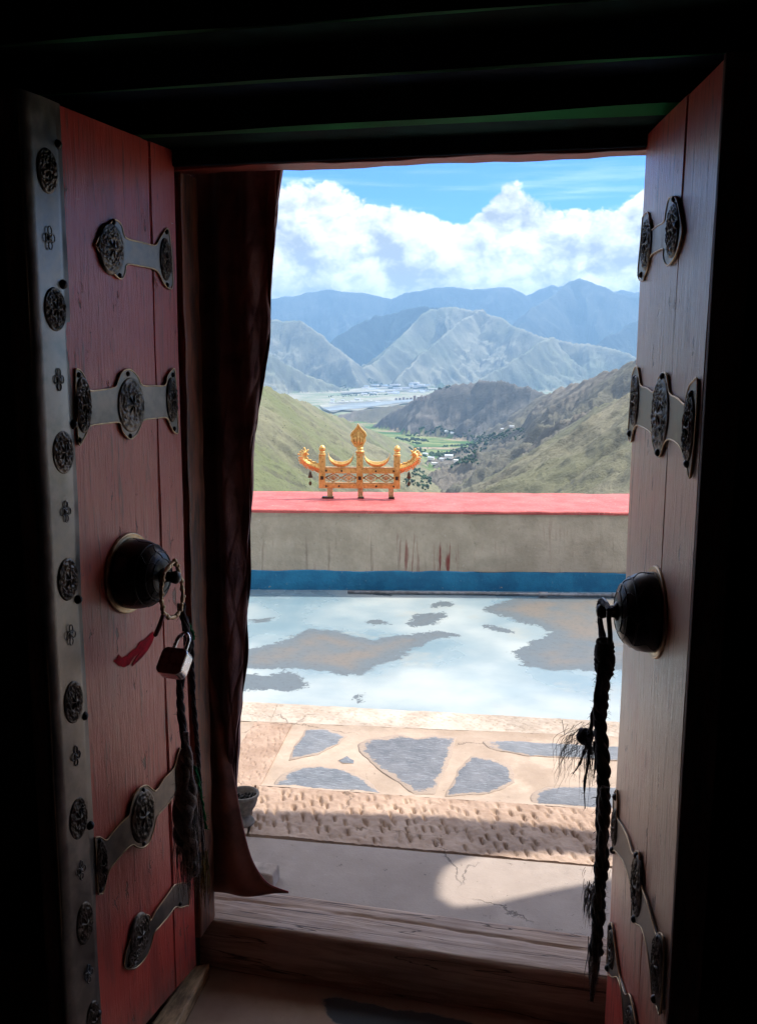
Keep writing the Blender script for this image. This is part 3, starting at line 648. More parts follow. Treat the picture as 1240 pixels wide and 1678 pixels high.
# front band of chiselled stone
fn = [(417, 1375), (520, 1379), (635, 1385), (806, 1399), (912, 1413), (997, 1422)]
a_, b_ = ext(onz(417, 1372, 0), onz(997, 1425, 0), .45, .9); c_, d_ = ext(onz(423, 1292, 0), onz(976, 1331, 0), .45, .9)
def cut(a, b, c2, d2, t0, t1): return (lerp(a, b, t0), lerp(a, b, t1), lerp(d2, c2, t1), lerp(d2, c2, t0))
bz = gouged(.048, .033, grot, .026, .006, .021, .0125, 5, 1.1, .005)
patch('stone', cut(a_, b_, d_, c_, 0, .168), 70, 70, M_CHIS, bz, terr)
patch('stone', cut(a_, b_, d_, c_, .171, .9), 360, 84, M_CHIS, bz, terr)
patch('stone', cut(a_, b_, d_, c_, .903, 1.0), 70, 70, M_CHIS, bz, terr)
# far strip of finely tooled stone along the paint
a2, b2 = ext(onz(423, 1186, 0), onz(1008, 1211, 0), .9, 1.2)
s0, s1 = ext(e0[0] - Vector((0, .006, 0)), e0[1] - Vector((0, .006, 0)), .9, 1.2)
fz = gouged(.026, .019, grot + .25, .0125, .005, .0085, .010, 9, .3)
for t0, t1 in ((0, .2605), (.2610, .6125), (.6132, .8615), (.862, 1)):
    patch('stone', cut(a2, b2, s1, s0, t0, t1), int(420 * (t1 - t0)) + 20, 40, M_CHISL, fz, terr)
# left end stone
q = [onz(*crop5(-60, 306), 0), onz(*crop5(88, 303), 0), onz(*crop5(186, 112), 0), onz(*crop5(70, 108), 0)]
patch('stone', q, 90, 90, M_CHIS, gouged(.03, .028, grot, .012, .006, .0055, .0115, 3), terr)
# mortar bed, then the slate slabs set in it
m0, m1 = ext(onz(423, 1291, 0), onz(976, 1330, 0), .9, 1.2)
patch('mortar_bed', (m0, m1, b2 + Vector((0, .004, 0)), a2 + Vector((0, .004, 0))), 300, 90, M_MORTAR, lambda x, y, s, t: .0035 + .0065 * np.clip(1 - np.minimum(t, 1 - t) * 14, 0, 1) ** 1.5 + .0035 * fbm(x * 6, y * 6, 5) + .0012 * fbm(x * 40, y * 40, 3), terr)
SL = [[(230, 125), (290, 123), (355, 145), (330, 170), (260, 205), (175, 220), (190, 180)],
      [(385, 170), (420, 155), (520, 140), (560, 152), (620, 145), (690, 148), (680, 190), (662, 240), (640, 290), (622, 326), (560, 328), (520, 297), (460, 255), (400, 205)],
      [(125, 300), (150, 265), (200, 245), (270, 238), (350, 250), (420, 285), (465, 325), (300, 315)],
      [(735, 207), (800, 215), (855, 238), (870, 265), (866, 290), (840, 308), (760, 328), (655, 333), (672, 300), (700, 245)],
      [(770, 162), (850, 160), (1030, 170), (1250, 182), (1260, 228), (1050, 214), (900, 207), (790, 185)],
      [(918, 325), (960, 304), (1050, 300), (1200, 305), (1260, 320), (1260, 385), (1050, 365), (920, 355)],
      [(330, 222), (352, 208), (376, 222), (372, 232), (340, 230)]]
for i, pl in enumerate(SL):
    pts_ = gpoly(pl, crop5); P2 = []
    for j in range(len(pts_)):
        a, b = np.array(pts_[j]), np.array(pts_[(j + 1) % len(pts_)]); n = max(2, int(np.hypot(*(b - a)) / .018))
        for t in range(n): P2.append(a + (b - a) * t / n)
    P2 = np.array(P2); P2 = P2 + np.stack([.010 * fbm(P2[:, 0] * 14 + i, P2[:, 1] * 14, 3), .010 * fbm(P2[:, 0] * 14, P2[:, 1] * 14 + 5 + i, 3)], -1)
    if i == 1: P2 = P2  # largest slab
    cx_ = P2.mean(0); vs = []; fs = []; n = len(P2)
    for sc_, z in ((1.01, -.01), (1.0, .0045), (.975, .0058), (.7, .0060), (.35, .0058)):
        Q = cx_ + (P2 - cx_) * sc_; zz = z + (.0007 * fbm(Q[:, 0] * 30, Q[:, 1] * 30, 3) if z > 0 else 0); vs += [(x_, y_, float(h_)) for (x_, y_), h_ in zip(Q, np.broadcast_to(zz, n))]
    vs.append((cx_[0], cx_[1], .0083))
    for r_ in range(4): fs += [(r_ * n + k_, r_ * n + (k_ + 1) % n, (r_ + 1) * n + (k_ + 1) % n, (r_ + 1) * n + k_) for k_ in range(n)]
    fs += [(4 * n + k_, 4 * n + (k_ + 1) % n, 5 * n) for k_ in range(n)]
    o = fixn(mobj('paving_stone', vs, fs, M_SLATE if i % 2 == 0 else M_SLATE2, terr, True)); at_ = o.data.attributes.new('rimd', 'FLOAT', 'POINT'); at_.data.foreach_set('value', np.array([1.0] * (3 * n) + [.35] * n + [.1] * n + [.05], np.float32))
# smooth slab next to the doorstep
t0_, t1_ = ext(onz(417, 1378, 0), onz(997, 1429, 0), 1.2, 1.4)
SILL_Y1, SILL_Y2, SILL_Z = 2.0849, 2.2601, .1605
for x0, x1 in ((0, 1),):
    A_ = lerp(t0_, t1_, x0); B_ = lerp(t0_, t1_, x1)
    patch('paving_slab', ((A_.x, 2.10, 0), (B_.x, 2.10, 0), B_ + Vector((0, .004, 0)), A_ + Vector((0, .004, 0))), 160, 60, M_SLAB, lambda x, y, s, t: .0115 + .002 * fbm(x * 4, y * 4, 4), terr)
bx = mobj('terrace_base', [(-5, 2.0, -.05), (4.2, 2.0, -.05), tuple(f1 + pw * .5 + pu * 2 - Vector((0, 0, .05))), tuple(f0 + pw * .5 - pu * 2 - Vector((0, 0, .05)))], [(0, 1, 2, 3)], M_MORTAR, terr)

# ------------------------------------------------------------------ parapet
hp_ = onplane(700, 836.5, PA0, pw); WALL_H = hp_.z
hb_ = onplane(700, 936.5, PA0, pw); BLUE_H = hb_.z
cb_ = onz(700, 806.5, WALL_H); CAP_D = (cb_ - hp_).dot(pw)
def ploc(P_): v = P_ - PA0; return v.dot(pu), v.dot(pw), v.z
RED_X = ploc(onplane(731, 900, PA0, pw))[0]
par = thing('parapet', 'cement parapet wall with red coping and blue painted foot at the terrace edge', 'wall', PA0); par.rotation_euler = (0, 0, p_ang)
M_PARA = parapet_mat()
def wavy(name, lo, hi, mat, nx=240, top=0.0, face=0.0, seed=0, parent=None, bot=0.0):
    """long wall piece with an uneven trowelled face and a ragged top edge"""
    xs = np.linspace(lo[0], hi[0], nx); prof = [(lo[1], lo[2]), (lo[1], lo[2] + (hi[2] - lo[2]) * .5), (lo[1], hi[2] - .006), (lo[1] + .006, hi[2]), (hi[1] - .02, hi[2]), (hi[1], hi[2] - .02), (hi[1], lo[2])]
    vs = []; fs = []; m_ = len(prof)
    for x in xs:
        tz = float(fbm(np.array([x * 3.3 + seed]), np.array([seed * 1.0]), 5)[0]) * top; bz_ = float(fbm(np.array([x * 2 + seed + 40]), np.array([seed * 1.0]), 4)[0]) * bot
        for k_, (y, z) in enumerate(prof):
            fy = float(fbm(np.array([x * 2.1 + seed]), np.array([z * 4 + seed]), 4)[0]) * face if k_ < 4 else 0
            vs.append((x, y + fy, z + (tz if k_ in (2, 3, 4, 5) else (bz_ if k_ == 0 else 0))))
    for i in range(nx - 1):
        for k_ in range(m_): a = i * m_ + k_; b = i * m_ + (k_ + 1) % m_; fs.append((a, b, b + m_, a + m_))
    fs += [tuple(range(m_)), tuple(range((nx - 1) * m_, nx * m_))[::-1]]
    return fixn(mobj(name, vs, fs, mat, parent))
def coping_mat():
    m, k, b = newmat('coral_red_coping'); v = k.coord(); n1 = k.noise(v, 5, 8, .65); n2 = k.noise(v, 45, 8, .7)
    col = k.mix(k.step(n1, .35, .65), (.42, .070, .066), (.58, .120, .108)); col = k.mix(k.step(n2, .58, .68, 0, .7), col, (.66, .36, .30)); col = k.mix(k.step(n2, .40, .30, 0, .75), col, (.28, .06, .05)); ck = k.noise(v, 11, 9, .75); col = k.mix(k.step(ck, .66, .69, 0, .8), col, (.45, .38, .31))
    k.put(b.inputs['Base Color'], col); b.inputs['Roughness'].default_value = .7; k.l.new(k.bump(k.math('ADD', n2, n1), .6, .01), b.inputs['Normal']); return m
def blue_mat():
    m, k, b = newmat('blue_band_paint'); v = k.coord(); n1 = k.noise(v, 6, 8, .65); n2 = k.noise(v, 34, 8, .7)
    col = k.mix(k.step(n1, .35, .65), (.008, .150, .30), (.018, .235, .42)); col = k.mix(k.step(n2, .60, .67, 0, .7), col, (.22, .36, .44)); col = k.mix(k.step(k.noise(v, 13, 9, .75), .64, .67, 0, .85), col, (.42, .38, .32)); col = k.mix(k.step(n2, .36, .28, 0, .6), col, (.01, .07, .12))
    k.put(b.inputs['Base Color'], col); b.inputs['Roughness'].default_value = .6; k.l.new(k.bump(n2, .6, .01), b.inputs['Normal']); return m
wavy('wall', (-3.2, .006, -.06), (6.2, CAP_D - .02, WALL_H - .004), M_PARA, face=.008, seed=1, parent=par)
wavy('painted_band', (-3.2, .0, -.05), (6.2, .05, BLUE_H), blue_mat(), 700, top=.014, face=.003, seed=2, parent=par)
wavy('coping', (-3.22, -.012, WALL_H - .022), (6.22, CAP_D, WALL_H), coping_mat(), 500, top=.007, face=.006, seed=3, parent=par, bot=.006)
# raised patch of render right of the joint (the joint reads as a vertical edge)
jx = ploc(onplane(776, 880, PA0, pw))[0]
vs = []; fs = []
for i in range(40):
    z = BLUE_H + .004 + (WALL_H - .03 - BLUE_H) * i / 39; x = jx + .012 * math.sin(i * .5) + .03 * math.exp(-((i - 39) / 6) ** 2) * -1
    vs += [(x, .012, z), (x + .02, -.004, z), (x + .35, .001, z), (6.1, .004, z)]
for i in range(39):
    for k_ in range(3): fs.append((i * 4 + k_, i * 4 + k_ + 1, i * 4 + k_ + 5, i * 4 + k_ + 4))
fixn(mobj('render_patch', vs, fs, M_PARA, par, True))
# conduit lying along the foot of the wall
pp = [onz(570, 967.5, .016), onz(640, 969, .017), onz(760, 970, .016), onz(880, 972, .018), onz(1003, 973.5, .017)]
cd = Acc().add(tube_data([Vector(p) - pw * .035 for p in pp], .011, 8)).build('conduit_pipe', M_PIPE); tag(cd, 'thin grey conduit lying along the blue foot of the parapet', 'pipe')
pc = Vector(onz(888, 972, .02)) - pw * .035
b_ = Acc().add(tube_data([pc - pu * .03, pc + pu * .03], .018, 8)).build('pipe_coupling', M_PIPE, cd); Acc().add(tube_data([Vector(pp[-1]) - pw * .035 - pu * .01, Vector(pp[-1]) - pw * .035 + pu * .05], .017, 8)).build('pipe_end', M_PIPE, cd)

# ------------------------------------------------------------------ gilded roof ornament
OF = onz(590, 816.5, WALL_H) + Vector((0, 0, .004)); mpp = (OF - CAM).dot(_f) / F_PX; kk = mpp / 3.263
orn = thing('gilded_ornament', 'gilded rooftop ornament with flaming jewel, crescents and dragon arms on the red coping', 'ornament', OF); orn.rotation_euler = (0, 0, p_ang)
def g2(cx, cy, y=0.0): return Vector(((cx - 617) * kk, y, (510 - cy) * kk))
def obox(name, x0, y0, x1, y1, hw, mat, yo=0.0, parent=orn, bev=.003):
    a, b = g2(x0, y1), g2(x1, y0); return box(name, (a.x, yo - hw, a.z), (b.x, yo + hw, b.z), mat, parent, bev, 2)
for x in (415, 812):
    obox('post', x - 17, 285, x + 17, 458, .023, M_GOLD)
    kx = g2(x, 285)
    pr = [(.001, .1), (.004, .098), (.016, .088), (.024, .072), (.025, .060), (.021, .047), (.013, .040), (.022, .036), (.023, .030), (.016, .024), (.026, .016), (.027, .006), (.024, 0)][::-1]
    fixn(Acc().add(lathe_data([(r * 1.02, h * .80) for r, h in pr], 20, kx)).build('finial', M_GOLD, orn))
obox('centre_post', 598, 270, 632, 458, .024, M_GOLD)
obox('upper_rail', 433, 350, 597, 378, .019, M_GOLD); obox('upper_rail', 633, 350, 795, 378, .019, M_GOLD)
obox('lower_rail', 405, 433, 597, 458, .020, M_GOLD); obox('lower_rail', 633, 433, 828, 458, .020, M_GOLD)
for x0, x1 in ((433, 597), (633, 795)):
    obox('bead_moulding', x0, 345, x1, 350, .021, M_GOLDD); obox('bead_moulding', x0, 427, x1, 433, .016, M_GOLDD)
    A_ = Acc(); n = 2; w_ = (x1 - x0) / n
    for i in range(n):
        cx = x0 + w_ * (i + .5)
        for s in (1, -1):
            A_.add(tube_data([g2(cx - w_ / 2, 403), g2(cx, 403 + s * 22), g2(cx + w_ / 2, 403)], .0055, 6))
            A_.add(tube_data([g2(cx - w_ / 4, 403, -.002), g2(cx, 403 + s * 11, -.002), g2(cx + w_ / 4, 403, -.002)], .0045, 6))
        A_.add(lathe_data([(.001, -.008), (.013, -.006), (.015, 0), (.001, .004)], 10, g2(cx, 403), 'Y'))
    for i in range(9): A_.add(lathe_data([(.001, -.006), (.004, -.004), (.005, 0), (.001, .003)], 8, g2(x0 + (i + .5) * (x1 - x0) / 9, 388 if i % 2 else 419), 'Y'))
    A_.build('lattice', M_GOLDD, orn)
for x, y in ((519, 365), (700, 365), (505, 446), (703, 446), (795, 446), (437, 446), (795, 364), (437, 364)):
    q_ = g2(x, y); fixn(Acc().add(lathe_data([(.001, -.0275), (.006, -.0265), (.0075, -.023), (.0075, -.018)], 10, (q_.x, 0, q_.z), 'Y')).build('stud', M_BRONZE, orn))
for x in (415, 615, 812):
    obox('bracket', x - 8, 393, x + 8, 412, .003, M_BRONZE, -.0265, bev=.001)
for x0, x1 in ((440, 473), (603, 634), (766, 797)):
    obox('foot', x0 + 2, 458, x1 - 2, 508, .016, M_GOLDD); obox('foot_flange', x0 - (26 if x0 == 440 else -2), 503, x1 + 4, 511, .028, M_BRONZE, -.006)
# crescents
for x0, x1 in ((447, 582), (637, 775)):
    cx = (x0 + x1) / 2; hw = (x1 - x0) / 2; o_ = []; i_ = []
    for k_ in range(25):
        a = math.pi * k_ / 24; c1 = -math.cos(a); s1_ = math.sin(a)
        o_.append((cx + hw * c1, 270 + 76 * s1_ ** .85)); i_.append((cx + (hw - 2) * c1, 268 + 48 * s1_ ** .9))
    pl = o_ + i_[::-1]; P2 = [(g2(x, y).x, g2(x, y).z) for x, y in pl]
    vs, fs = [], []
    nO = 25
    for k_ in range(25):
        a, b = g2(*o_[k_]), g2(*i_[k_]); m_ = (a + b) / 2
        vs += [a + Vector((0, -.010, 0)), m_ + Vector((0, -.021, 0)), b + Vector((0, -.010, 0)), b + Vector((0, .010, 0)), a + Vector((0, .010, 0))]
    for k_ in range(24):
        for j in range(5): fs.append((k_ * 5 + j, k_ * 5 + (j + 1) % 5, k_ * 5 + 5 + (j + 1) % 5, k_ * 5 + 5 + j))
    fs += [(0, 1, 2, 3, 4), (120, 121, 122, 123, 124)]
    fixn(mobj('crescent', vs, fs, M_GOLD, orn))
# flaming jewel
base_ = g2(615, 282)
jew = fixn(Acc().add(lathe_data([(.030, 0), (.033, .006), (.024, .012), (.032, .020), (.036, .030), (.024, .036), (.020, .044), (.028, .052), (.022, .058), (.001, .060)], 20, base_)).build('lotus_base', M_GOLD, orn))
fl = [(605, 111), (616, 128), (628, 142), (645, 158), (652, 176), (645, 190), (648, 204), (640, 218), (632, 236), (608, 246), (586, 236), (574, 218), (566, 204), (569, 190), (563, 176), (570, 158), (586, 142), (596, 128)]
cen = g2(607, 186); n = len(fl); vs = []; fs = []
for sc_, y in ((.93, .007), (1.0, 0), (.96, -.009), (.80, -.012), (.70, -.006), (.62, -.010)): vs += [cen + (g2(*p) - cen) * sc_ + Vector((0, y, 0)) for p in fl]
for r_ in range(5): fs += [(r_ * n + k_, r_ * n + (k_ + 1) % n, (r_ + 1) * n + (k_ + 1) % n, (r_ + 1) * n + k_) for k_ in range(n)]
fs += [tuple(range(n)), tuple(range(5 * n, 6 * n))[::-1]]
fj = fixn(mobj('flame_plate', vs, fs, M_GOLD, orn))
A_ = Acc()
for x, y0, y1, r in ((607, 160, 232, .010), (592, 178, 226, .007), (622, 178, 226, .007), (580, 192, 214, .004), (634, 192, 214, .004)):
    A_.add(tube_data(spline([g2(607 + (x - 607) * .4, y1, -.012), g2(x, (y0 + y1) / 2 + 8, -.016), g2(x, (y0 + y1) / 2 - 8, -.016), g2(607 + (x - 607) * .6, y0, -.012)], 4), [r * .5] * 3 + [r] * 7 + [r * .5] * 3, 8))
A_.build('jewel', M_GOLD, fj)
# dragon arms
for s in (-1, 1):
    def gm(x, y, yy=0.0): return g2(x, y, yy) if s < 0 else Vector((-(g2(x, y).x - 0) + (812 + 415 - 2 * 617) * kk, yy, g2(x, y).z))
    body = spline([gm(402, 352), gm(382, 346), gm(358, 338), (gm(335, 326)), gm(316, 308), gm(310, 288), gm(322, 270), gm(332, 268)], 5)
    n = len(body); rad = [.024 - .010 * (i / n) + .0025 * math.sin(i * 1.9) for i in range(n)]
    A_ = Acc().add(tube_data(body, rad, 10))
    for i in range(2, n - 3, 2):      # scales / curls
        p = body[i]; t = (body[i + 1] - body[i - 1]).normalized(); nn = Vector((-t.z, 0, t.x)) * (1 if s < 0 else -1)
        for sd_ in (1, -1):
            A_.add(tube_data(spline([p, p + nn * sd_ * (.026 + .004 * (i % 3)) - t * .004, p + nn * sd_ * .030 - t * .016], 3), [.008, .0075, .007, .006, .004, .002, .001], 6))
        A_.add(lathe_data([(.001, -.014), (.008, -.012), (.010, -.004), (.001, 0)], 8, p + Vector((0, -rad[i] * .7, 0)), 'Y'))
    arm = A_.build('dragon_arm', M_GOLD, orn)
    hd_ = gm(326, 272); A_ = Acc()
    A_.add(lathe_data([(.001, -.016), (.011, -.013), (.016, -.002), (.014, .01), (.001, .016)], 12, hd_))
    A_.add(tube_data([hd_, hd_ + Vector((s * -.0, 0, .01)) + (gm(340, 262) - gm(326, 272)) * 1.2], [.012, .005], 8))
    A_.add(tube_data([hd_ + Vector((0, 0, -.006)), hd_ + Vector((0, 0, -.008)) + (gm(344, 274) - gm(326, 272)) * 1.1], [.008, .003], 8))
    for q_ in (gm(303, 296), gm(300, 312), gm(306, 328), gm(322, 340)):
        A_.add(tube_data([q_ + (gm(320, 310) - q_) * .5, q_], [.011, .002], 7))
    A_.build('dragon_head', M_GOLD, arm)
    # hanging bell
    bt = gm(351, 352); a_ = gm(351, 372)
    bell = thing('wind_bell', 'small bell hanging from the left dragon arm of the gilded ornament' if s < 0 else 'small bell hanging from the right dragon arm of the gilded ornament', 'bell', orn.matrix_basis @ a_, 'bells under the dragon arms')
    bell.rotation_euler = (0, 0, p_ang)
    o = fixn(Acc().add(lathe_data([(.002, .004), (.006, .002), (.010, -.008), (.013, -.026), (.018, -.044), (.016, -.044), (.010, -.03), (.001, -.012)], 16)).build('bell_body', M_BRONZE, bell))
    Acc().add(tube_data([(0, 0, .030), (0, 0, 0)], .0014, 5)).build('hook', M_BRONZE, bell)
    Acc().add(tube_data([(0, 0, -.02), (0, 0, -.074)], .0012, 5)).build('wire', M_BRONZE, bell)
    o = mobj('wind_plate', [(x * .011, y, z * .016 - .088) for y in (-.0015, .0015) for x, z in [(math.cos(t * math.pi / 6), math.sin(t * math.pi / 6)) for t in range(12)]],
             [tuple(range(12)), tuple(range(12, 24))[::-1]] + [(i, i + 12, (i + 1) % 12 + 12, (i + 1) % 12) for i in range(12)], M_BRONZE, bell); fixn(o)

# ------------------------------------------------------------------ doorway, walls, room
XL, XR, D0 = -.9162, .0838, 2.0081
LZ = 2.0116
def struct(o, lab=None): o['kind'] = 'structure'; return o
wl_ = tag(bpy.data.objects.new('room_wall', None), kind='structure'); COL.objects.link(wl_)
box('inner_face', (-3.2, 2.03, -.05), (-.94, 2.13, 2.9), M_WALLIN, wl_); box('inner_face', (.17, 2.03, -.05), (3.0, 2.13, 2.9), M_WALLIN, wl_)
box('outer_face', (-6, 2.131, -.3), (-.985, 2.44, 5.2), M_WALLOUT, wl_); box('outer_face', (.26, 2.131, -.3), (5, 2.44, 5.2), M_WALLOUT, wl_)
box('outer_face', (-.984, 2.131, 2.14), (.259, 2.44, 5.2), M_WALLOUT, wl_)
box('back_wall', (-3.2, -2.6, -.05), (3.0, -2.5, 2.9), M_WALLBACK, wl_); box('side_wall', (-3.3, -2.6, -.05), (-3.2, 2.2, 2.9), M_WALLBACK, wl_); box('side_wall', (3.0, -2.6, -.05), (3.1, 2.2, 2.9), M_WALLBACK, wl_)
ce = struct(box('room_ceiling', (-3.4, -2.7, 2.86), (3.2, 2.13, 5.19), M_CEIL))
# floor with a damp patch in front of the sill, reflected sky tinted in
nf = 150; fx, fy = np.meshgrid(np.linspace(-1.8, .9, nf), np.linspace(.9, 2.09, 90))
wet_sky = poly_sd(fx, fy, gpoly([(524, 1636), (560, 1634), (640, 1652), (720, 1662), (770, 1672), (800, 1700), (700, 1720), (600, 1700), (545, 1670)], None, .03))
me_v = np.stack([fx, fy, .03 + .0035 * fbm(fx * 5, fy * 5, 4) * np.clip(.5 - wet_sky * 20, 0, 1)], -1).reshape(-1, 3); id_ = np.arange(nf * 90).reshape(90, nf)
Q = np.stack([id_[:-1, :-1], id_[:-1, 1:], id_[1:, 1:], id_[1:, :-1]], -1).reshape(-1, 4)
fo = grid_mesh('room_floor', me_v, Q, M_FLOORIN); a_ = fo.data.attributes.new('wet_sky', 'FLOAT', 'POINT'); a_.data.foreach_set('value', np.clip(wet_sky, -.2, .2).reshape(-1).astype(np.float32))
f2 = struct(mobj('room_floor', [(-3.2, -2.5, .022), (3, -2.5, .022), (3, 2.1, .022), (-3.2, 2.1, .022)], [(0, 1, 2, 3)], M_FLOORIN))

fr = thing('doorway_surround', 'dark painted timber door frame with stepped beams over the open doorway', 'door frame', (0, 0, 0))
box('jamb', (-.960, 2.020, .16), (-.906, 2.112, 2.0105), M_JAMB, fr, .006, 2, .003)
box('jamb', (.102, 2.020, .16), (.168, 2.128, 2.0105), M_JAMB, fr, .006, 2, .003)
box('lintel', (-.97, 2.0095, LZ), (.20, 2.073, LZ + .088), M_LINTRED, fr, .003, 2, .004)
box('lintel_facing', (-.98, 1.998, LZ + .004), (.21, 2.0085, LZ + .086), M_FRAMEBLUE, fr, .002, 1)
box('outer_lintel', (-.985, 2.074, LZ + .02), (.21, 2.130, LZ + .12), M_LINTRED, fr, .003)
# wavy green chamfer and the stepped beams above
def beam(name, y0, y1, z0, z1, mat, ch=0.0, chm=None, seed=0, x0=-2.4, x1=1.9):
    xs = np.linspace(x0, x1, 120); vs = []; fs = []; cs = []
    for x in xs:
        wv = .007 * math.sin(x * 4.7 + seed) + .005 * math.sin(x * 11 + seed * 2); c_ = ch * (1 + .5 * math.sin(x * 5.1 + seed + 1.2) + .35 * math.sin(x * 9.3 + seed))
        pr = [(y1, z0), (y0 + c_ * 1.6, z0), (y0 + wv * .3, z0 + max(c_, .002)), (y0, z1), (y1, z1)]
        vs += [(x, a, b) for a, b in pr]
    for i in range(119):
        for k_ in range(5): fs.append((i * 5 + k_, i * 5 + (k_ + 1) % 5, i * 5 + 5 + (k_ + 1) % 5, i * 5 + 5 + k_))
    fs += [tuple(range(5)), tuple(range(595, 600))]
    o = fixn(mobj(name, vs, fs, mat, fr))
    if chm:
        o.data.materials.append(chm)
        for p in o.data.polygons:
            if p.index < 119 * 5 and p.index % 5 == 1: p.material_index = 1
    return o
bz1 = ony(880, 193, 1.88).z; bz2 = ony(640, 122, 1.79).z; bz3 = ony(640, 28, 1.69).z; print('beams', bz1, bz2, bz3)
beam('beam', 1.880, 1.9965, bz1, bz2 - .001, M_FRAMEGREEN, .009, M_GREENLINE, 0.4)
beam('beam', 1.790, 1.9965, bz2, bz3 - .001, M_FRAMEBLUE, .003, M_GREENLINE, 2.2)
beam('beam', 1.690, 1.9965, bz3, 2.858, M_FRAMEGREEN, .003, M_GREENLINE, 4.0)
box('header_board', (-2.4, 1.9975, LZ + .0885), (1.9, 2.029, 2.858), M_FRAMEBLUE, fr, .002)

# door sill
sl = thing('door_sill', 'weathered timber doorstep beam across the doorway, cracked along its grain', 'door sill', (0, 0, 0))
xs = np.linspace(-1.02, .30, 260); pr0 = [(SILL_Y1 - .002, -.02), (SILL_Y1, .05), (SILL_Y1 + .001, .10), (SILL_Y1 + .004, SILL_Z - .012), (SILL_Y1 + .014, SILL_Z - .001)] + \
    [(lerp(SILL_Y1 + .02, SILL_Y2 - .01, t), SILL_Z) for t in np.linspace(0, 1, 26)] + [(SILL_Y2, SILL_Z - .008), (SILL_Y2, -.02)]
np_ = len(pr0); V = np.zeros((len(xs), np_, 3)); Yp = np.array([p[0] for p in pr0]); Zp = np.array([p[1] for p in pr0])
XX = np.repeat(xs[:, None], np_, 1); V[..., 0] = XX
V[..., 1] = Yp + .004 * fbm(XX * 3, Yp * 3 + 0 * XX, 4) + .0015 * fbm(XX * 12, Zp * 30 + 0 * XX, 3)
crk = np.exp(-((Yp[None, :] - (2.19 - .012 * np.sin(XX * 3) - .008 * fbm(XX * 9, XX * 0, 3))) / .004) ** 2) * np.clip(fbm(XX * 2.3 + 4, XX * 0, 2) * 3 + 1.2, 0, 1)
V[..., 2] = Zp + (.0009 * fbm(XX * 4, Yp * 70 + 0 * XX, 4) + .002 * fbm(XX * 2, Yp * 6 + 0 * XX, 3) - .007 * crk) * (Zp > .1) - .004 * np.clip(fbm(XX * 5, XX * 0 + 3, 3), 0, 1) * ((Yp < SILL_Y1 + .03) & (Zp > .12))
id_ = np.arange(len(xs) * np_).reshape(len(xs), np_); Q = np.stack([id_[:-1, :-1], id_[1:, :-1], id_[1:, 1:], id_[:-1, 1:]], -1).reshape(-1, 4)
so = grid_mesh('sill_beam', V.reshape(-1, 3), Q, M_SILL); del so['kind']; so.parent = sl; fixn(so)

# plank lying on the floor under the left door
q = [onz(248, 1678, .07), onz(315, 1583, .07), onz(344, 1577, .07), onz(290, 1678, .07)]
dl = (q[0] - q[1]); q[0] = q[1] + dl * 2.2; dl = (q[3] - q[2]); q[3] = q[2] + dl * 2.2
vs = [Vector((p.x, p.y, .028)) for p in q] + q
pl_ = fixn(mobj('wooden_batten', vs, [(0, 1, 2, 3), (4, 5, 6, 7), (0, 1, 5, 4), (1, 2, 6, 5), (2, 3, 7, 6), (3, 0, 4, 7)], simple('raw_batten_wood', (.50, .36, .22), .7, 0, .4, 9, .5, .002, aniso=(12, 3, 12))))
bv = pl_.modifiers.new('bev', 'BEVEL'); bv.width = .004; bv.segments = 2
tag(pl_, 'short raw timber batten lying on the floor below the left door', 'batten')

# ------------------------------------------------------------------ doors
aL, aR, WD = 1.4603, 1.3964, .4776
TH = .05
class Leaf:
    def __init__(s, hinge, xdir, ndir, zb, zt, name, label, flip, paint):
        s.o = Vector((hinge[0], hinge[1], 0)); s.x = Vector(xdir); s.n = Vector(ndir); s.flip = flip; s.zb, s.zt = zb, zt; s.paint = paint
        s.e = thing(name, label, 'door', (0, 0, 0)); M_ = Matrix((s.x, s.n, Vector((0, 0, 1)))).transposed().to_4x4(); M_.translation = s.o; s.e.matrix_world = M_
    def L(s, px, py, n=0.0):
        P_ = onplane(px, py, s.o + s.n * n, s.n) - s.o; return P_.dot(s.x), P_.z
    def L3(s, px, py, n=0.0): a, b = s.L(px, py, n); return Vector((a, n, b))
    def W(s, v): return s.o + s.x * v[0] + s.n * v[1] + Vector((0, 0, v[2]))
LL = Leaf((XL, D0), (-math.cos(aL), -math.sin(aL), 0), (math.sin(aL), -math.cos(aL), 0), .0904, 2.0515, 'wooden_door', 'left door leaf, glossy red with a padlocked ring and steel strip down its edge', 1, M_DOORL)  # left leaf of the wooden double door
LR = Leaf((XR, D0), (-math.cos(aR), math.sin(aR), 0), (-math.sin(aR), -math.cos(aR), 0), .0904, 2.0402, 'wooden_door', 'right door leaf, faded red wood, pale sky sheen in its colour, with a knotted rope on its ring', -1, M_DOORR)

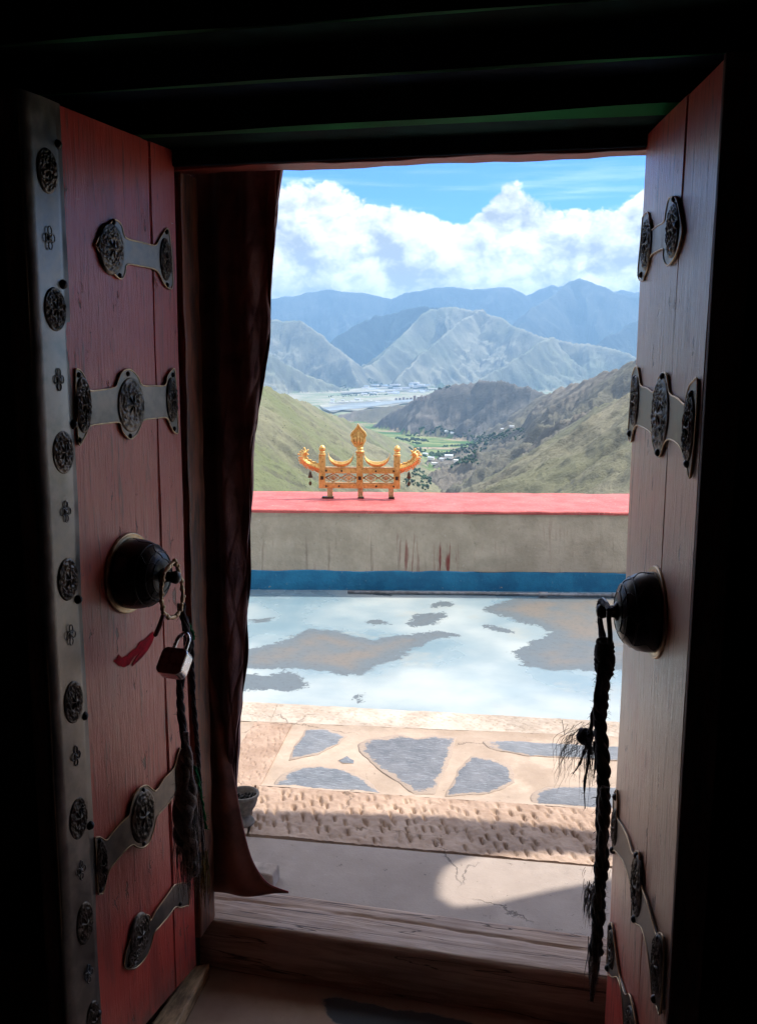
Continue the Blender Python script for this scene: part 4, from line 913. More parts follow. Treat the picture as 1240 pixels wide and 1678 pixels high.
def plank(leaf, x0, x1, seed):
    lo, hi = min(x0, x1), max(x0, x1)
    bm = bmesh.new(); bmesh.ops.create_cube(bm, size=1)
    for v in bm.verts:
        v.co = Vector((lo if v.co.x < 0 else hi, -TH if v.co.y < 0 else 0, leaf.zb if v.co.z < 0 else leaf.zt))
    es = [e for e in bm.edges if abs((e.verts[0].co - e.verts[1].co).z) > .5]
    bmesh.ops.subdivide_edges(bm, edges=es, cuts=40, use_grid_fill=True)
    es = [e for e in bm.edges if abs((e.verts[0].co - e.verts[1].co).x) > .5 * (hi - lo)]
    bmesh.ops.subdivide_edges(bm, edges=es, cuts=4, use_grid_fill=True)
    bmesh.ops.bevel(bm, geom=[e for e in bm.edges if len(e.link_faces) == 2 and e.calc_face_angle(0) > .8], offset=.0025, segments=2, affect='EDGES')
    for v in bm.verts:
        z = v.co.z; v.co.y += .0012 * math.sin(z * 3 + seed) + .0008 * math.sin(z * 9 + seed * 3) + .001 * math.sin(v.co.x * 14 + seed)
        if abs(v.co.x - (lo if leaf.flip > 0 else hi)) < .02: pass
        v.co.x += .0009 * math.sin(z * 7 + seed) + .0005 * math.sin(z * 23 + seed)
    bobj('plank', bm, leaf.paint, leaf.e)
s1 = LL.L(260, 753)[0]; plank(LL, 0.0, s1 - .0012, 1); plank(LL, s1 + .0012, WD - .004, 2)
s2 = LR.L(1120, 260)[0]; plank(LR, 0.0, s2 + .001, 3); plank(LR, s2 - .001, -WD, 4)
box('edge_batten', (WD - .004 + .0005, -TH - .001, LL.zb), (WD + .012, -.006, LL.zt + .004), M_EDGE, LL.e, .003, 2)
box('edge_batten', (-WD - .014, -TH - .002, LR.zb), (-WD - .001, .001, LR.zt + .004), M_EDGE, LR.e, .003, 2)

def rosette(parent, leaf, cx, cy, rx, ry, h=.006, n0=.004, name='rosette', flat=False, seed=0, dens=1.0):
    a, b = leaf.L(cx, cy); ax = abs(leaf.L(cx + rx, cy)[0] - leaf.L(cx - rx, cy)[0]) / 2; bz_ = abs(leaf.L(cx, cy - ry)[1] - leaf.L(cx, cy + ry)[1]) / 2
    NR, NT = 22, 64; r_ = np.linspace(0, 1, NR)[:, None]; t_ = (np.arange(NT) * 2 * np.pi / NT)[None, :]
    xx = r_ * np.cos(t_) * ax; zz = r_ * np.sin(t_) * bz_
    f_ = 260 * dens
    scr = np.abs(pn(xx * f_ + seed * 3.1, zz * f_ + seed)) ; scr = np.clip((scr - .10) * 4, 0, 1)
    fl_ = np.clip(np.cos(t_ * 6) * np.sin(r_ * np.pi * 2.2), 0, 1) * (r_ < .45)
    y = n0 + h * (1 - r_ ** 4) * .55 + .0035 * (scr * (r_ > .42) + fl_) * (r_ < .9) + .0025 * np.exp(-((r_ - .93) / .05) ** 2) + .0035 * np.exp(-(r_ / .16) ** 2)
    y = np.where(r_ >= .999, n0 - .003, y) + 0 * t_
    V = np.stack([a + xx, y, b + zz], -1).reshape(-1, 3); id_ = np.arange(NR * NT).reshape(NR, NT); nx_ = np.roll(id_, -1, 1)
    Q = np.stack([id_[:-1], id_[1:], nx_[1:], nx_[:-1]], -1).reshape(-1, 4)
    o = grid_mesh(name, V, Q, M_ROSE); del o['kind']; o.parent = parent; fixn(o); return o
def nail(parent, leaf, px, py, r=.006, n0=.006):
    a, b = leaf.L(px, py); pr = [(r, -.004), (r * .98, .0), (r * .75, r * .5), (r * .35, r * .75), (.0004, r * .8)]
    return fixn(Acc().add(lathe_data(pr, 12, (a, n0, b), 'Y')).build('nail', M_NAIL, parent))
def strap(leaf, pts_, ros, nails, n1=.005, rim=.0017, label=None):
    P2 = [leaf.L(*p) for p in pts_]; lim = -WD - .006 if leaf.flip < 0 else 0
    if leaf.flip < 0: P2 = [(max(a, -WD - .004), b) for a, b in P2]
    else: P2 = [(min(a, WD - .002), b) for a, b in P2]
    sp_ = P2
    vs, fs = prism_data(sp_, 0.0008, n1, lambda a, b, h: Vector((a, h, b)))
    o = fixn(mobj('hinge_strap', vs, fs, M_STRAP, leaf.e)); bv = o.modifiers.new('bev', 'BEVEL'); bv.width = .0008; bv.segments = 1
    if label: o['label'] = label
    pth = [Vector((a, n1, b)) for a, b in sp_]; pth = spline(pth + [pth[0]], 3)
    Acc().add(tube_data(pth, rim, 6)).build('rim', M_RIM, o)
    for i, r in enumerate(ros): rosette(o, leaf, *r, n0=n1, seed=i + len(nails) * 3 + int(r[0]))
    for nl in nails: nail(o, leaf, *nl, n0=n1)
    return o
def cr(sc_, ox, oy): return lambda pts_: [(ox + x / sc_, oy + y / sc_) for x, y in pts_]
C1, C2 = cr(2.952, 0, 100), cr(2.952, 0, 550); C4c, C5c, C6c, C8c = cr(2.818, 60, 1200), cr(3.497, 900, 80), cr(3.05, 900, 550), cr(3.444, 880, 1280)
# left leaf straps
strap(LL, C1([(452, 890), (475, 835), (490, 800), (520, 790), (540, 768), (562, 775), (580, 800), (592, 845), (612, 862), (680, 878), (740, 892), (758, 870), (775, 842), (795, 812), (808, 822), (815, 880), (822, 950), (826, 1085), (810, 1102), (785, 1078), (765, 1038), (740, 1008), (670, 992), (606, 984), (596, 1025), (582, 1052), (562, 1048), (525, 1012), (500, 975), (475, 935)]),
      [(179, 408, 21, 43), (268, 425, 9, 36)], [(157, 402), (183, 364), (193, 452), (271, 467), (270, 380)])
strap(LL, C2([(356, 160), (375, 165), (395, 190), (412, 230), (425, 265), (480, 262), (545, 250), (560, 225), (575, 185), (592, 168), (615, 162), (640, 178), (662, 205), (680, 240), (740, 242), (790, 240), (800, 200), (815, 175), (835, 160), (842, 230), (848, 320), (850, 400), (852, 470), (832, 465), (815, 435), (797, 397), (745, 400), (685, 408), (670, 440), (652, 475), (625, 500), (600, 485), (580, 455), (568, 420), (500, 424), (425, 436), (410, 470), (392, 505), (375, 530), (366, 470), (360, 350), (356, 250)]),
      [(C2([(393, 335)])[0] + (13, 48)), (C2([(625, 335)])[0] + (22, 46)), (C2([(822, 310)])[0] + (9, 38))], [C2([(p)])[0] for p in ((610, 185), (622, 485), (372, 190), (376, 505), (835, 450), (828, 190))])
strap(LL, C4c([(262, 485), (285, 482), (315, 497), (345, 460), (380, 420), (418, 382), (425, 345), (440, 295), (462, 262), (480, 248), (502, 244), (522, 258), (545, 268), (580, 215), (625, 165), (640, 115), (656, 70), (668, 100), (682, 180), (690, 320), (662, 318), (640, 292), (626, 292), (590, 340), (548, 388), (535, 440), (515, 500), (498, 522), (478, 532), (455, 528), (436, 518), (405, 540), (370, 580), (345, 610), (325, 642), (312, 690), (300, 738), (285, 745), (276, 735), (270, 620)]),
      [(C4c([(483, 385)])[0] + (20, 44)), (C4c([(292, 610)])[0] + (9, 42)), (C4c([(655, 200)])[0] + (8, 36))], [C4c([p])[0] for p in ((484, 264), (487, 512), (282, 500), (288, 725), (658, 95))])
strap(LL, C4c([(398, 1062), (405, 1010), (425, 950), (445, 895), (462, 862), (480, 845), (500, 840), (515, 848), (518, 868), (545, 820), (585, 765), (622, 712), (640, 700), (690, 700), (696, 790), (682, 800), (655, 808), (632, 806), (600, 848), (560, 895), (535, 925), (522, 975), (500, 1030), (472, 1068), (445, 1088), (415, 1092), (400, 1082)]),
      [(C4c([(468, 935)])[0] + (17, 36)), (C4c([(440, 1035)])[0] + (10, 17))], [C4c([p])[0] for p in ((418, 1070), (498, 862), (655, 790))])
# steel strip down the free edge of the left leaf
bx0 = [LL.L(*p)[0] for p in ((112, 480), (127, 753), (132, 990), (140, 1171), (149, 1340))]; SX = sum(bx0) / len(bx0)
vs = []; fs = []; nz_ = 90
for i in range(nz_):
    z = LL.zb + (LL.zt - LL.zb + .001) * i / (nz_ - 1); wv = .0016 * math.sin(z * 6.3) + .0011 * math.sin(z * 17 + 1)
    row = [(SX + wv, -.001), (SX + wv + .0005, .0028 + .001 * math.sin(z * 11)), (SX + .02, .0042 + .0016 * math.sin(z * 13 + 2)), ((SX + WD) / 2, .0038 + .0016 * math.sin(z * 9 + 1)), (WD - .008, .0035), (WD + .0145 + wv, .002), (WD + .0165 + wv, -.002), (WD + .0165 + wv * .5, -.012), (WD + .0135, -.0125)]
    vs += [(a, b, z) for a, b in row]
m_ = 9
for i in range(nz_ - 1):
    for k_ in range(m_ - 1): fs.append((i * m_ + k_, i * m_ + k_ + 1, (i + 1) * m_ + k_ + 1, (i + 1) * m_ + k_))
strip = mobj('edge_strip', vs, fs, M_STEEL, LL.e, True); fixn(strip)
Acc().add(tube_data([Vector((WD + .0165, -.004, LL.zb + (LL.zt - LL.zb) * i / 40)) for i in range(41)], .0014, 6)).build('rim', M_RIM, strip)
for i, (x, y, rx, ry) in enumerate(((75, 280, 17, 38), (88, 507, 18, 37), (101, 741, 17.5, 37), (109, 949, 17, 36), (118, 1150, 16, 36), (126, 1340, 15, 36), (137, 1512, 14, 36), (151, 1672, 12, 34))):
    rosette(strip, LL, x, y, rx, ry, .004, .0035, 'medallion', seed=i * 5, dens=.8)
for i, (x, y) in enumerate(((78, 390), (93, 622), (105, 838), (113, 1040), (121, 1238), (130, 1425), (142, 1595))):
    a, b = LL.L(x, y); A_ = Acc()
    for dx, dz in ((.008, 0), (-.008, 0), (0, .013), (0, -.013)):
        c0 = Vector((a + dx, .0062, b + dz)); A_.add(tube_data([c0 + Vector((math.cos(t) * .005, 0, math.sin(t) * .0072)) for t in np.linspace(0, 2 * math.pi, 13)], .0013, 5, False))
    A_.add(lathe_data([(.005, 0), (.004, .002), (.001, .003)], 10, (a, .0050, b), 'Y')); A_.build('flower_stamp', M_STAMP, strip)
for x, y in ((92, 237), (101, 466), (118, 695), (126, 982), (136, 1173), (146, 1352), (158, 1660)): nail(strip, LL, x, y, .0095, .004)
# right leaf straps
strap(LR, C5c([(548, 965), (565, 940), (580, 940), (588, 985), (597, 1038), (635, 1012), (672, 990), (682, 940), (690, 895), (702, 855), (720, 848), (742, 857), (755, 900), (768, 975), (776, 1030), (770, 1085), (755, 1140), (738, 1185), (712, 1225), (692, 1242), (676, 1225), (668, 1185), (668, 1146), (630, 1160), (596, 1182), (585, 1225), (575, 1262), (560, 1300), (550, 1330), (520, 1300), (535, 1120)]),
      [(C5c([(723, 1040)])[0] + (10, 46)), (C5c([(572, 1120)])[0] + (8, 44))], [(C5c([(728, 862)])[0]), (C5c([(752, 1010)])[0] + (.009,)), (C5c([(540, 1296)])[0] + (.007,))])
strap(LR, C6c([(425, 200), (438, 160), (450, 158), (460, 200), (468, 250), (500, 264), (530, 284), (548, 250), (562, 205), (580, 186), (596, 195), (606, 245), (616, 292), (655, 314), (690, 345), (700, 300), (715, 250), (735, 225), (752, 215), (752, 330), (742, 500), (722, 680), (712, 712), (704, 670), (694, 652), (686, 610), (668, 560), (640, 530), (608, 518), (588, 535), (575, 575), (562, 606), (545, 595), (530, 540), (520, 490), (485, 462), (445, 448), (430, 480), (420, 530), (405, 500), (415, 340)]),
      [(C6c([(568, 390)])[0] + (14, 62)), (C6c([(712, 460)])[0] + (9, 60)), (C6c([(440, 330)])[0] + (6, 44))], [C6c([p])[0] + (.008,) for p in ((580, 205), (555, 585), (725, 295), (703, 640), (440, 215), (412, 490))])
strap(LR, C8c([(440, 90), (458, 48), (464, 120), (462, 205), (490, 250), (520, 312), (538, 370), (552, 412), (570, 395), (586, 402), (590, 450), (598, 530), (605, 602), (628, 670), (650, 742), (668, 810), (688, 872), (706, 856), (724, 880), (730, 960), (722, 1150), (706, 1315), (690, 1280), (664, 1212), (655, 1100), (640, 980), (622, 900), (605, 840), (592, 818), (572, 808), (548, 780), (545, 735), (550, 650), (535, 572), (505, 470), (475, 420), (446, 392), (432, 402), (428, 375), (440, 340)]),
      [(C8c([(575, 590)])[0] + (9, 56)), (C8c([(695, 1040)])[0] + (10, 58)), (C8c([(450, 260)])[0] + (4, 34))], [C8c([p])[0] + (.0085,) for p in ((575, 422), (560, 780), (702, 892), (675, 1230), (452, 90), (436, 390))])
strap(LR, C8c([(412, 815), (428, 798), (440, 850), (452, 940), (460, 1000), (475, 1100), (508, 1205), (530, 1200), (548, 1260), (575, 1400), (600, 1560), (560, 1600), (515, 1500), (500, 1350), (488, 1200), (465, 1110), (435, 1108), (405, 1070), (408, 940)]),
      [(C8c([(432, 950)])[0] + (5, 36)), (C8c([(540, 1400)])[0] + (8, 40))], [C8c([p])[0] + (.0085,) for p in ((426, 825), (408, 1055))])

# domed bosses with ring handles
def project(P_):
    v = P_ - CAM; fz_ = v.dot(_f); return 620 + F_PX * v.dot(R_AX) / fz_, 839 - F_PX * v.dot(U_AX) / fz_
def n_for(leaf, cx, cy, tx):
    a, b = leaf.L(cx, cy); best = (1e9, 0)
    for i in range(400):
        n = i * .001; x = project(leaf.W((a, n, b)))[0]
        if abs(x - tx) < best[0]: best = (abs(x - tx), n)
    return best[1]
def dome(leaf, cx, cy, tipx, shx):
    a, b = leaf.L(cx, cy); R_ = abs(leaf.L(cx, cy - 66 if leaf.flip > 0 else cy - 78)[1] - b); nt = n_for(leaf, cx, cy, tipx); ns = n_for(leaf, cx, cy, shx)
    print('dome', leaf.flip, 'r', R_, 'tip', nt, 'shank', ns)
    o = thing_part = bpy.data.objects.new('door_boss', None); COL.objects.link(o); o.parent = leaf.e; o.location = (a, 0, b)
    fixn(Acc().add(lathe_data([(R_, 0), (R_, .003), (R_ * .985, .006), (R_ * .95, .0045), (R_ * .90, .0045), (R_ * .86, .006), (R_ * .84, .004), (R_ * .5, .004)], 48, (0, 0, 0), 'Y')).build('rim', M_RIM, o))
    pr = []
    for t in np.linspace(0, 1, 20):
        ang = t * math.pi / 2; pr.append((R_ * (.86 * math.cos(ang) ** .75) * (1 - .0 * t) + .013 * t, .004 + (nt - .004) * math.sin(ang) ** 1.08))
    fixn(Acc().add(lathe_data(pr, 48, (0, 0, 0), 'Y')).build('dome', M_KNOB, o))
    A_ = Acc()
    for k_ in range(8):
        an = k_ * math.pi / 4; A_.add(tube_data([Vector((pr[i][0] * math.cos(an + .12 * math.sin(i * .9)), pr[i][1] + .0003, pr[i][0] * math.sin(an + .12 * math.sin(i * .9)))) for i in range(1, 17)], .0011, 5))
    for i in (9, 13, 16): A_.add(tube_data([Vector((pr[i][0] * math.cos(t), pr[i][1], pr[i][0] * math.sin(t))) for t in np.linspace(0, 2 * math.pi, 33)], .0016, 5, False))
    A_.build('engraving', M_KNOB, o)
    fixn(Acc().add(lathe_data([(.016, nt - .004), (.018, nt + .002), (.012, nt + .006), (.010, ns - .004), (.013, ns), (.014, ns + .008), (.010, ns + .014), (.001, ns + .016)], 20, (0, 0, 0), 'Y')).build('shank', M_NAIL, o))
    return a, b, ns
dLa, dLb, nsL = dome(LL, 211, 939, 268, 284)
dRa, dRb, nsR = dome(LR, 1074, 1003, 1010, 990)
# left ring: ornate elongated loop
nL = nsL - .004
rp = [LL.L3(*p, nL) for p in ((287, 918), (294, 940), (299, 965), (298, 990), (290, 1008), (277, 1012), (268, 1003), (265, 985), (265, 962), (269, 940))]
ring = spline(rp + [rp[0]], 6); A_ = Acc().add(tube_data(ring, [.0042 + .0012 * math.sin(i * 1.7) for i in range(len(ring))], 8))
for i in range(0, len(ring) - 1, 3): A_.add(lathe_data([(.001, -.0045), (.004, -.003), (.005, 0), (.004, .003), (.001, .0045)], 8, ring[i] + Vector((.003 * (-1) ** i, .001, 0))))
A_.add(tube_data([LL.L3(287, 922, nL), LL.L3(289, 917, nL), LL.L3(287, 928, nL)], [.006, .003, .006], 6))
A_.build('ring_handle', M_RIM, LL.e)
# right ring: small loop round the shank
nR = nsR
rp = [LR.L3(*p, nR) for p in ((987, 982), (981, 990), (983, 1015), (988, 1045), (993, 1060), (999, 1048), (997, 1015), (996, 995))]
ring = spline(rp + [rp[0]], 5); Acc().add(tube_data(ring, .0045, 8)).build('ring_handle', M_NAIL, LR.e)

# crimson smear painted on the left leaf
sm = C2([(742, 1450), (738, 1400)]); C3 = cr(2.952, 0, 900)
sp_ = C3([(742, 398), (746, 425), (735, 455), (715, 490), (690, 520), (665, 545), (642, 566), (640, 555), (655, 530), (672, 505), (650, 520), (625, 560), (600, 572), (575, 562), (550, 540), (565, 530), (575, 508), (590, 525), (615, 515), (640, 492), (665, 475), (675, 450), (700, 438), (722, 418)])
P2 = [LL.L(*p) for p in sp_]; vs, fs = prism_data(P2, .0, .0007, lambda a, b, h: Vector((a, h, b))); fixn(mobj('paint_smear', vs, fs, M_SMEAR, LL.e))

# ------------------------------------------------------------------ padlock, strap, ropes
def hairs(A_, origin, n, ln, dirn, spread, rad=.0005, seed=1, curl=.3):
    r_ = random.Random(seed)
    for i in range(n):
        p = Vector(origin) + Vector((r_.gauss(0, spread * .12), r_.gauss(0, spread * .12), r_.gauss(0, spread * .12)))
        d_ = (Vector(dirn) + Vector((r_.gauss(0, spread), r_.gauss(0, spread), r_.gauss(0, spread * .4)))).normalized(); pts_ = [p.copy()]
        L_ = ln * r_.uniform(.45, 1.1); ph = r_.uniform(0, 6)
        for k_ in range(6):
            d_ = (d_ + Vector((0, 0, -.42)) + Vector((math.sin(ph + k_ * 1.3), math.cos(ph * 1.3 + k_ * 1.7), 0)) * .55 * curl).normalized(); p = p + d_ * L_ / 6; pts_.append(p.copy())
        A_.add(tube_data(pts_, [rad, rad, rad, rad * .9, rad * .7, rad * .5, rad * .2], 3, False))
def braid(path, rad, twist=60, strands=3, seed=0, lump=.25, fuzz=60, flen=.012, per=8):
    P_ = spline(path, per); n = len(P_); A_ = Acc(); L_ = 0; cum = [0]
    for i in range(1, n): L_ += (P_[i] - P_[i - 1]).length; cum.append(L_)
    # resample finely
    m_ = max(40, int(L_ / .0035)); Q_ = []; j = 0
    for i in range(m_):
        t = L_ * i / (m_ - 1)
        while j < n - 2 and cum[j + 1] < t: j += 1
        Q_.append(P_[j].lerp(P_[j + 1], (t - cum[j]) / max(1e-9, cum[j + 1] - cum[j])))
    rf = (lambda t: rad) if not callable(rad) else rad
    X_, Y_ = Vector((1, 0, 0)), Vector((0, 1, 0)); r_ = random.Random(seed)
    for s in range(strands):
        pts_ = []; rr_ = []
        for i, p in enumerate(Q_):
            t = i / (m_ - 1); a = 2 * math.pi * s / strands + t * L_ * twist + .5 * math.sin(t * 23 + seed); R_ = rf(t) * (1 + lump * math.sin(t * L_ * 70 + seed + s) * .5)
            pts_.append(p + (X_ * math.cos(a) + Y_ * math.sin(a)) * R_ * .5); rr_.append(R_ * .62)
        A_.add(tube_data(pts_, rr_, 7))
    for i in range(fuzz):
        k_ = r_.randrange(m_); a = r_.uniform(0, 6.28); R_ = rf(k_ / (m_ - 1)); d_ = (X_ * math.cos(a) + Y_ * math.sin(a)); o_ = Q_[k_] + d_ * R_ * .8
        d2 = (d_ + Vector((0, 0, r_.uniform(-1.4, .5)))).normalized() * r_.uniform(.3, 1) * flen
        A_.add(tube_data([o_, o_ + d2 * .5 + Vector((0, 0, .001)), o_ + d2], [.0005, .0004, .0002], 3, False))
    return A_
def Wp(leaf, px, py, n): return leaf.W(leaf.L3(px, py, n))

lk = thing('padlock', 'maroon and steel padlock hanging on the ring of the left door', 'padlock', Wp(LL, 289, 1015, nL))
body_c = Wp(LL, 286, 1087, nL + .006); zax = (Wp(LL, 299, 1050, nL) - Wp(LL, 274, 1118, nL)).normalized(); facing = (CAM - body_c).normalized()
ax_ = (LL.n * .55 + facing * .8); ax_ = facing; yax = -(ax_ - zax * ax_.dot(zax)).normalized(); rotv = Matrix.Rotation(-.55, 3, zax); yax = rotv @ yax; xax = yax.cross(zax)
Ml = Matrix((xax, yax, zax)).transposed().to_4x4(); Ml.translation = body_c; lk.matrix_world = Ml
def rbox(name, sx_, sy2, sz_, bev, mat, parent, sel=None):
    o_ = []
    for cx, cz, a0 in ((1, 1, 0), (-1, 1, 90), (-1, -1, 180), (1, -1, 270)):
        for k_ in range(7): a = math.radians(a0 + 15 * k_); o_.append((cx * (sx_ / 2 - bev) + bev * math.cos(a), cz * (sz_ / 2 - bev) + bev * math.sin(a)))
    n = len(o_); vs = []; fs = []
    for y, s in ((-sy2 / 2, .93), (-sy2 / 2 + .0012, .985), (-sy2 / 2 + .0035, 1), (sy2 / 2 - .0035, 1), (sy2 / 2 - .0012, .985), (sy2 / 2, .93)): vs += [(x * s, y, z * s) for x, z in o_]
    for r_ in range(5): fs += [(r_ * n + k_, r_ * n + (k_ + 1) % n, (r_ + 1) * n + (k_ + 1) % n, (r_ + 1) * n + k_) for k_ in range(n)]
    fs += [tuple(range(n)), tuple(range(5 * n, 6 * n))[::-1]]
    return fixn(mobj(name, vs, fs, mat, parent))
rbox('body', .060, .030, .060, .013, M_LOCKS, lk)
rbox('front_plate', .0585, .0345, .0585, .0125, M_LOCK, lk)
o = fixn(Acc().add(lathe_data([(.0055, 0), (.0055, .0012), (.0038, .0014), (.001, .0006)], 16, (.018, .002, .0296))).build('keyhole', M_NAIL, lk))
sh = [Vector((-.014, 0, .024)), Vector((-.014, 0, .045)), Vector((-.012, 0, .060)), Vector((0, 0, .071)), Vector((.012, 0, .060)), Vector((.014, 0, .045)), Vector((.014, 0, .024))]
Acc().add(tube_data(spline(sh, 6), .0045, 10)).build('shackle', M_LOCKS, lk)
ts = Acc().add(tube_data(spline([Wp(LL, 268, 1008, nL), Wp(LL, 263, 1022, nL), Wp(LL, 258, 1034, nL * .9), Wp(LL, 255, 1040, nL * .8)], 4), [.005] * 13, 8)).build('leather_tie', M_REDSTRAP)
tag(ts, 'short dark red tie hanging from the left door ring beside the padlock', 'strap')

# left rope bundle
nA = nL - .004
lr = thing('rope_tassel', 'brown and grey rope tassel hanging behind the padlock on the left door', 'rope', (0, 0, 0))
braid([Wp(LL, *p, nA) for p in ((297, 990), (300, 1010), (305, 1030), (307, 1060), (296, 1110), (296, 1160), (302, 1210), (307, 1250), (311, 1300))], .0085, 62, 3, 1).build('strand', M_ROPE, lr)
braid([Wp(LL, *p, nA - .01) for p in ((303, 1012), (312, 1050), (315, 1110), (318, 1160), (323, 1215), (327, 1270), (330, 1330), (333, 1400), (336, 1450))], lambda t: .007 * (1 - .45 * t), 75, 3, 2).build('strand', M_ROPE, lr)
braid([Wp(LL, *p, nA + .012) for p in ((304, 1200), (310, 1240), (315, 1290), (321, 1330), (323, 1362))], .0062, 50, 2, 3, .4, 60, .014).build('strand', M_ROPEC, lr)
braid([Wp(LL, *p, nA + .004) for p in ((306, 1225), (305, 1270), (302, 1330), (306, 1380), (318, 1430))], lambda t: .012 + .010 * math.sin(t * 3.1), 26, 4, 4, .4, 160, .02).build('strand', M_ROPEB, lr)
A_ = Acc(); hairs(A_, Wp(LL, 306, 1300, nA), 200, .24, (-.02, 0, -1), .09, .0011, 3); A_.build('frayed_end', M_ROPEB, lr)
A_ = Acc(); hairs(A_, Wp(LL, 318, 1330, nA), 90, .15, (.0, 0, -1), .05, .0009, 5); A_.build('frayed_end', M_ROPEC, lr)
A_ = Acc(); hairs(A_, Wp(LL, 330, 1400, nA - .01), 60, .13, (.0, 0, -1), .06, .0008, 6); A_.build('frayed_end', M_GOLDYARN, lr)
braid([Wp(LL, *p, nA) for p in ((319, 1255), (324, 1275), (330, 1305), (335, 1335), (338, 1358))], .0035, 90, 2, 5, .3, 60, .012).build('green_yarn', M_GREEN, lr)
braid([Wp(LL, *p, nA) for p in ((308, 1022), (315, 1035), (318, 1048))], .0035, 90, 2, 6, .3, 20, .01).build('green_yarn', M_GREEN, lr)

# right rope
nB = nsR + .006
rr_o = thing('rope_tassel', 'long dark knotted rope tassel with frayed hair hanging from the right door ring', 'rope', (0, 0, 0))
braid([Wp(LR, *p, nB) for p in ((1000, 1000), (990, 990), (984, 985), (982, 1010), (985, 1035), (989, 1062), (990, 1085))], .0062, 60, 2, 7, .2, 20).build('strand', M_ROPE, rr_o)
def bulge(t): return .0125 + .003 * math.sin(t * 40) * .6 + .004 * math.exp(-((t - .03) / .05) ** 2)
braid([Wp(LR, *p, nB) for p in ((990, 1060), (991, 1090), (987, 1130), (983, 1180), (985, 1210), (988, 1260), (987, 1310), (986, 1370), (985, 1430), (981, 1480), (979, 1530), (975, 1560))], lambda t: bulge(t) * (1 - .1 * t), 88, 3, 8, .25, 240, .012).build('strand', M_ROPE, rr_o)
braid([Wp(LR, *p, nB + .01) for p in ((984, 1085), (978, 1140), (972, 1170), (968, 1192), (966, 1205))], .0055, 50, 2, 9, .3, 60).build('strand', M_ROPE, rr_o)
braid([Wp(LR, *p, nB + .004) for p in ((990, 1290), (989, 1350), (984, 1400), (980, 1470), (976, 1540), (973, 1590), (969, 1640))], lambda t: .010 * (1 - .6 * t), 60, 3, 10, .4, 120, .016).build('strand', M_ROPEB, rr_o)
# wound knot below the ring
A_ = Acc(); kc = [Wp(LR, 990, y, nB) for y in range(1052, 1104, 5)]
for i, c_ in enumerate(kc):
    A_.add(tube_data([c_ + Vector((math.cos(t), math.sin(t) * .9, .25 * math.sin(t + i))) * (.0125 + .0035 * math.sin(i / len(kc) * math.pi)) for t in np.linspace(0, 2 * math.pi, 17)], .0036, 6, False))
A_.build('knot', M_ROPE, rr_o)
# side knot with loose hair
A_ = Acc(); c0 = Wp(LR, 958, 1207, nB + .012)
for i in range(7):
    ax1 = Vector((math.sin(i * 1.3), math.cos(i * 1.7), math.sin(i * .9 + 1))).normalized(); ax2 = ax1.orthogonal().normalized(); ax3 = ax1.cross(ax2)
    A_.add(tube_data([c0 + (ax2 * math.cos(t) + ax3 * math.sin(t)) * .012 for t in np.linspace(0, 2 * math.pi, 17)], .0055, 6, False))
A_.add(tube_data(spline([c0, Wp(LR, 972, 1202, nB), Wp(LR, 986, 1206, nB)], 4), .006, 7)); A_.build('knot', M_ROPE, rr_o)
A_ = Acc()
hairs(A_, Wp(LR, 950, 1208, nB + .012), 60, .10, (-.75, -.1, -.35), .12, .00042, 11, 1.0); hairs(A_, Wp(LR, 968, 1215, nB + .01), 40, .11, (.0, 0, -1), .07, .0005, 12)
for pth in (((965, 1215), (963, 1250), (957, 1285), (958, 1325)), ((975, 1215), (975, 1250), (972, 1275)), ((962, 1215), (950, 1250), (938, 1268))):
    A_.add(tube_data(spline([Wp(LR, *p, nB + .01) for p in pth], 5), [.0045] + [.004] * (len(pth) * 5 - 6) + [.001], 6) if 0 else braid([Wp(LR, *p, nB + .01) for p in pth], lambda t: .0042 * (1 - .75 * t), 60, 2, 13, .3, 20).v and (lambda b: (b.v, b.f))(braid([Wp(LR, *p, nB + .01) for p in pth], lambda t: .0042 * (1 - .75 * t), 60, 2, 13, .3, 20)))
A_.build('loose_hair', M_ROPE, rr_o)
A_ = Acc(); hairs(A_, Wp(LR, 972, 1455, nB), 90, .07, (-.25, 0, -1), .06, .0006, 21); hairs(A_, Wp(LR, 976, 1420, nB), 8, .03, (-.5, 0, -.8), .1, .0004, 23)
hairs(A_, Wp(LR, 976, 1530, nB), 90, .12, (-.05, 0, -1), .04, .0009, 22); A_.build('frayed_end', M_ROPEB, rr_o)

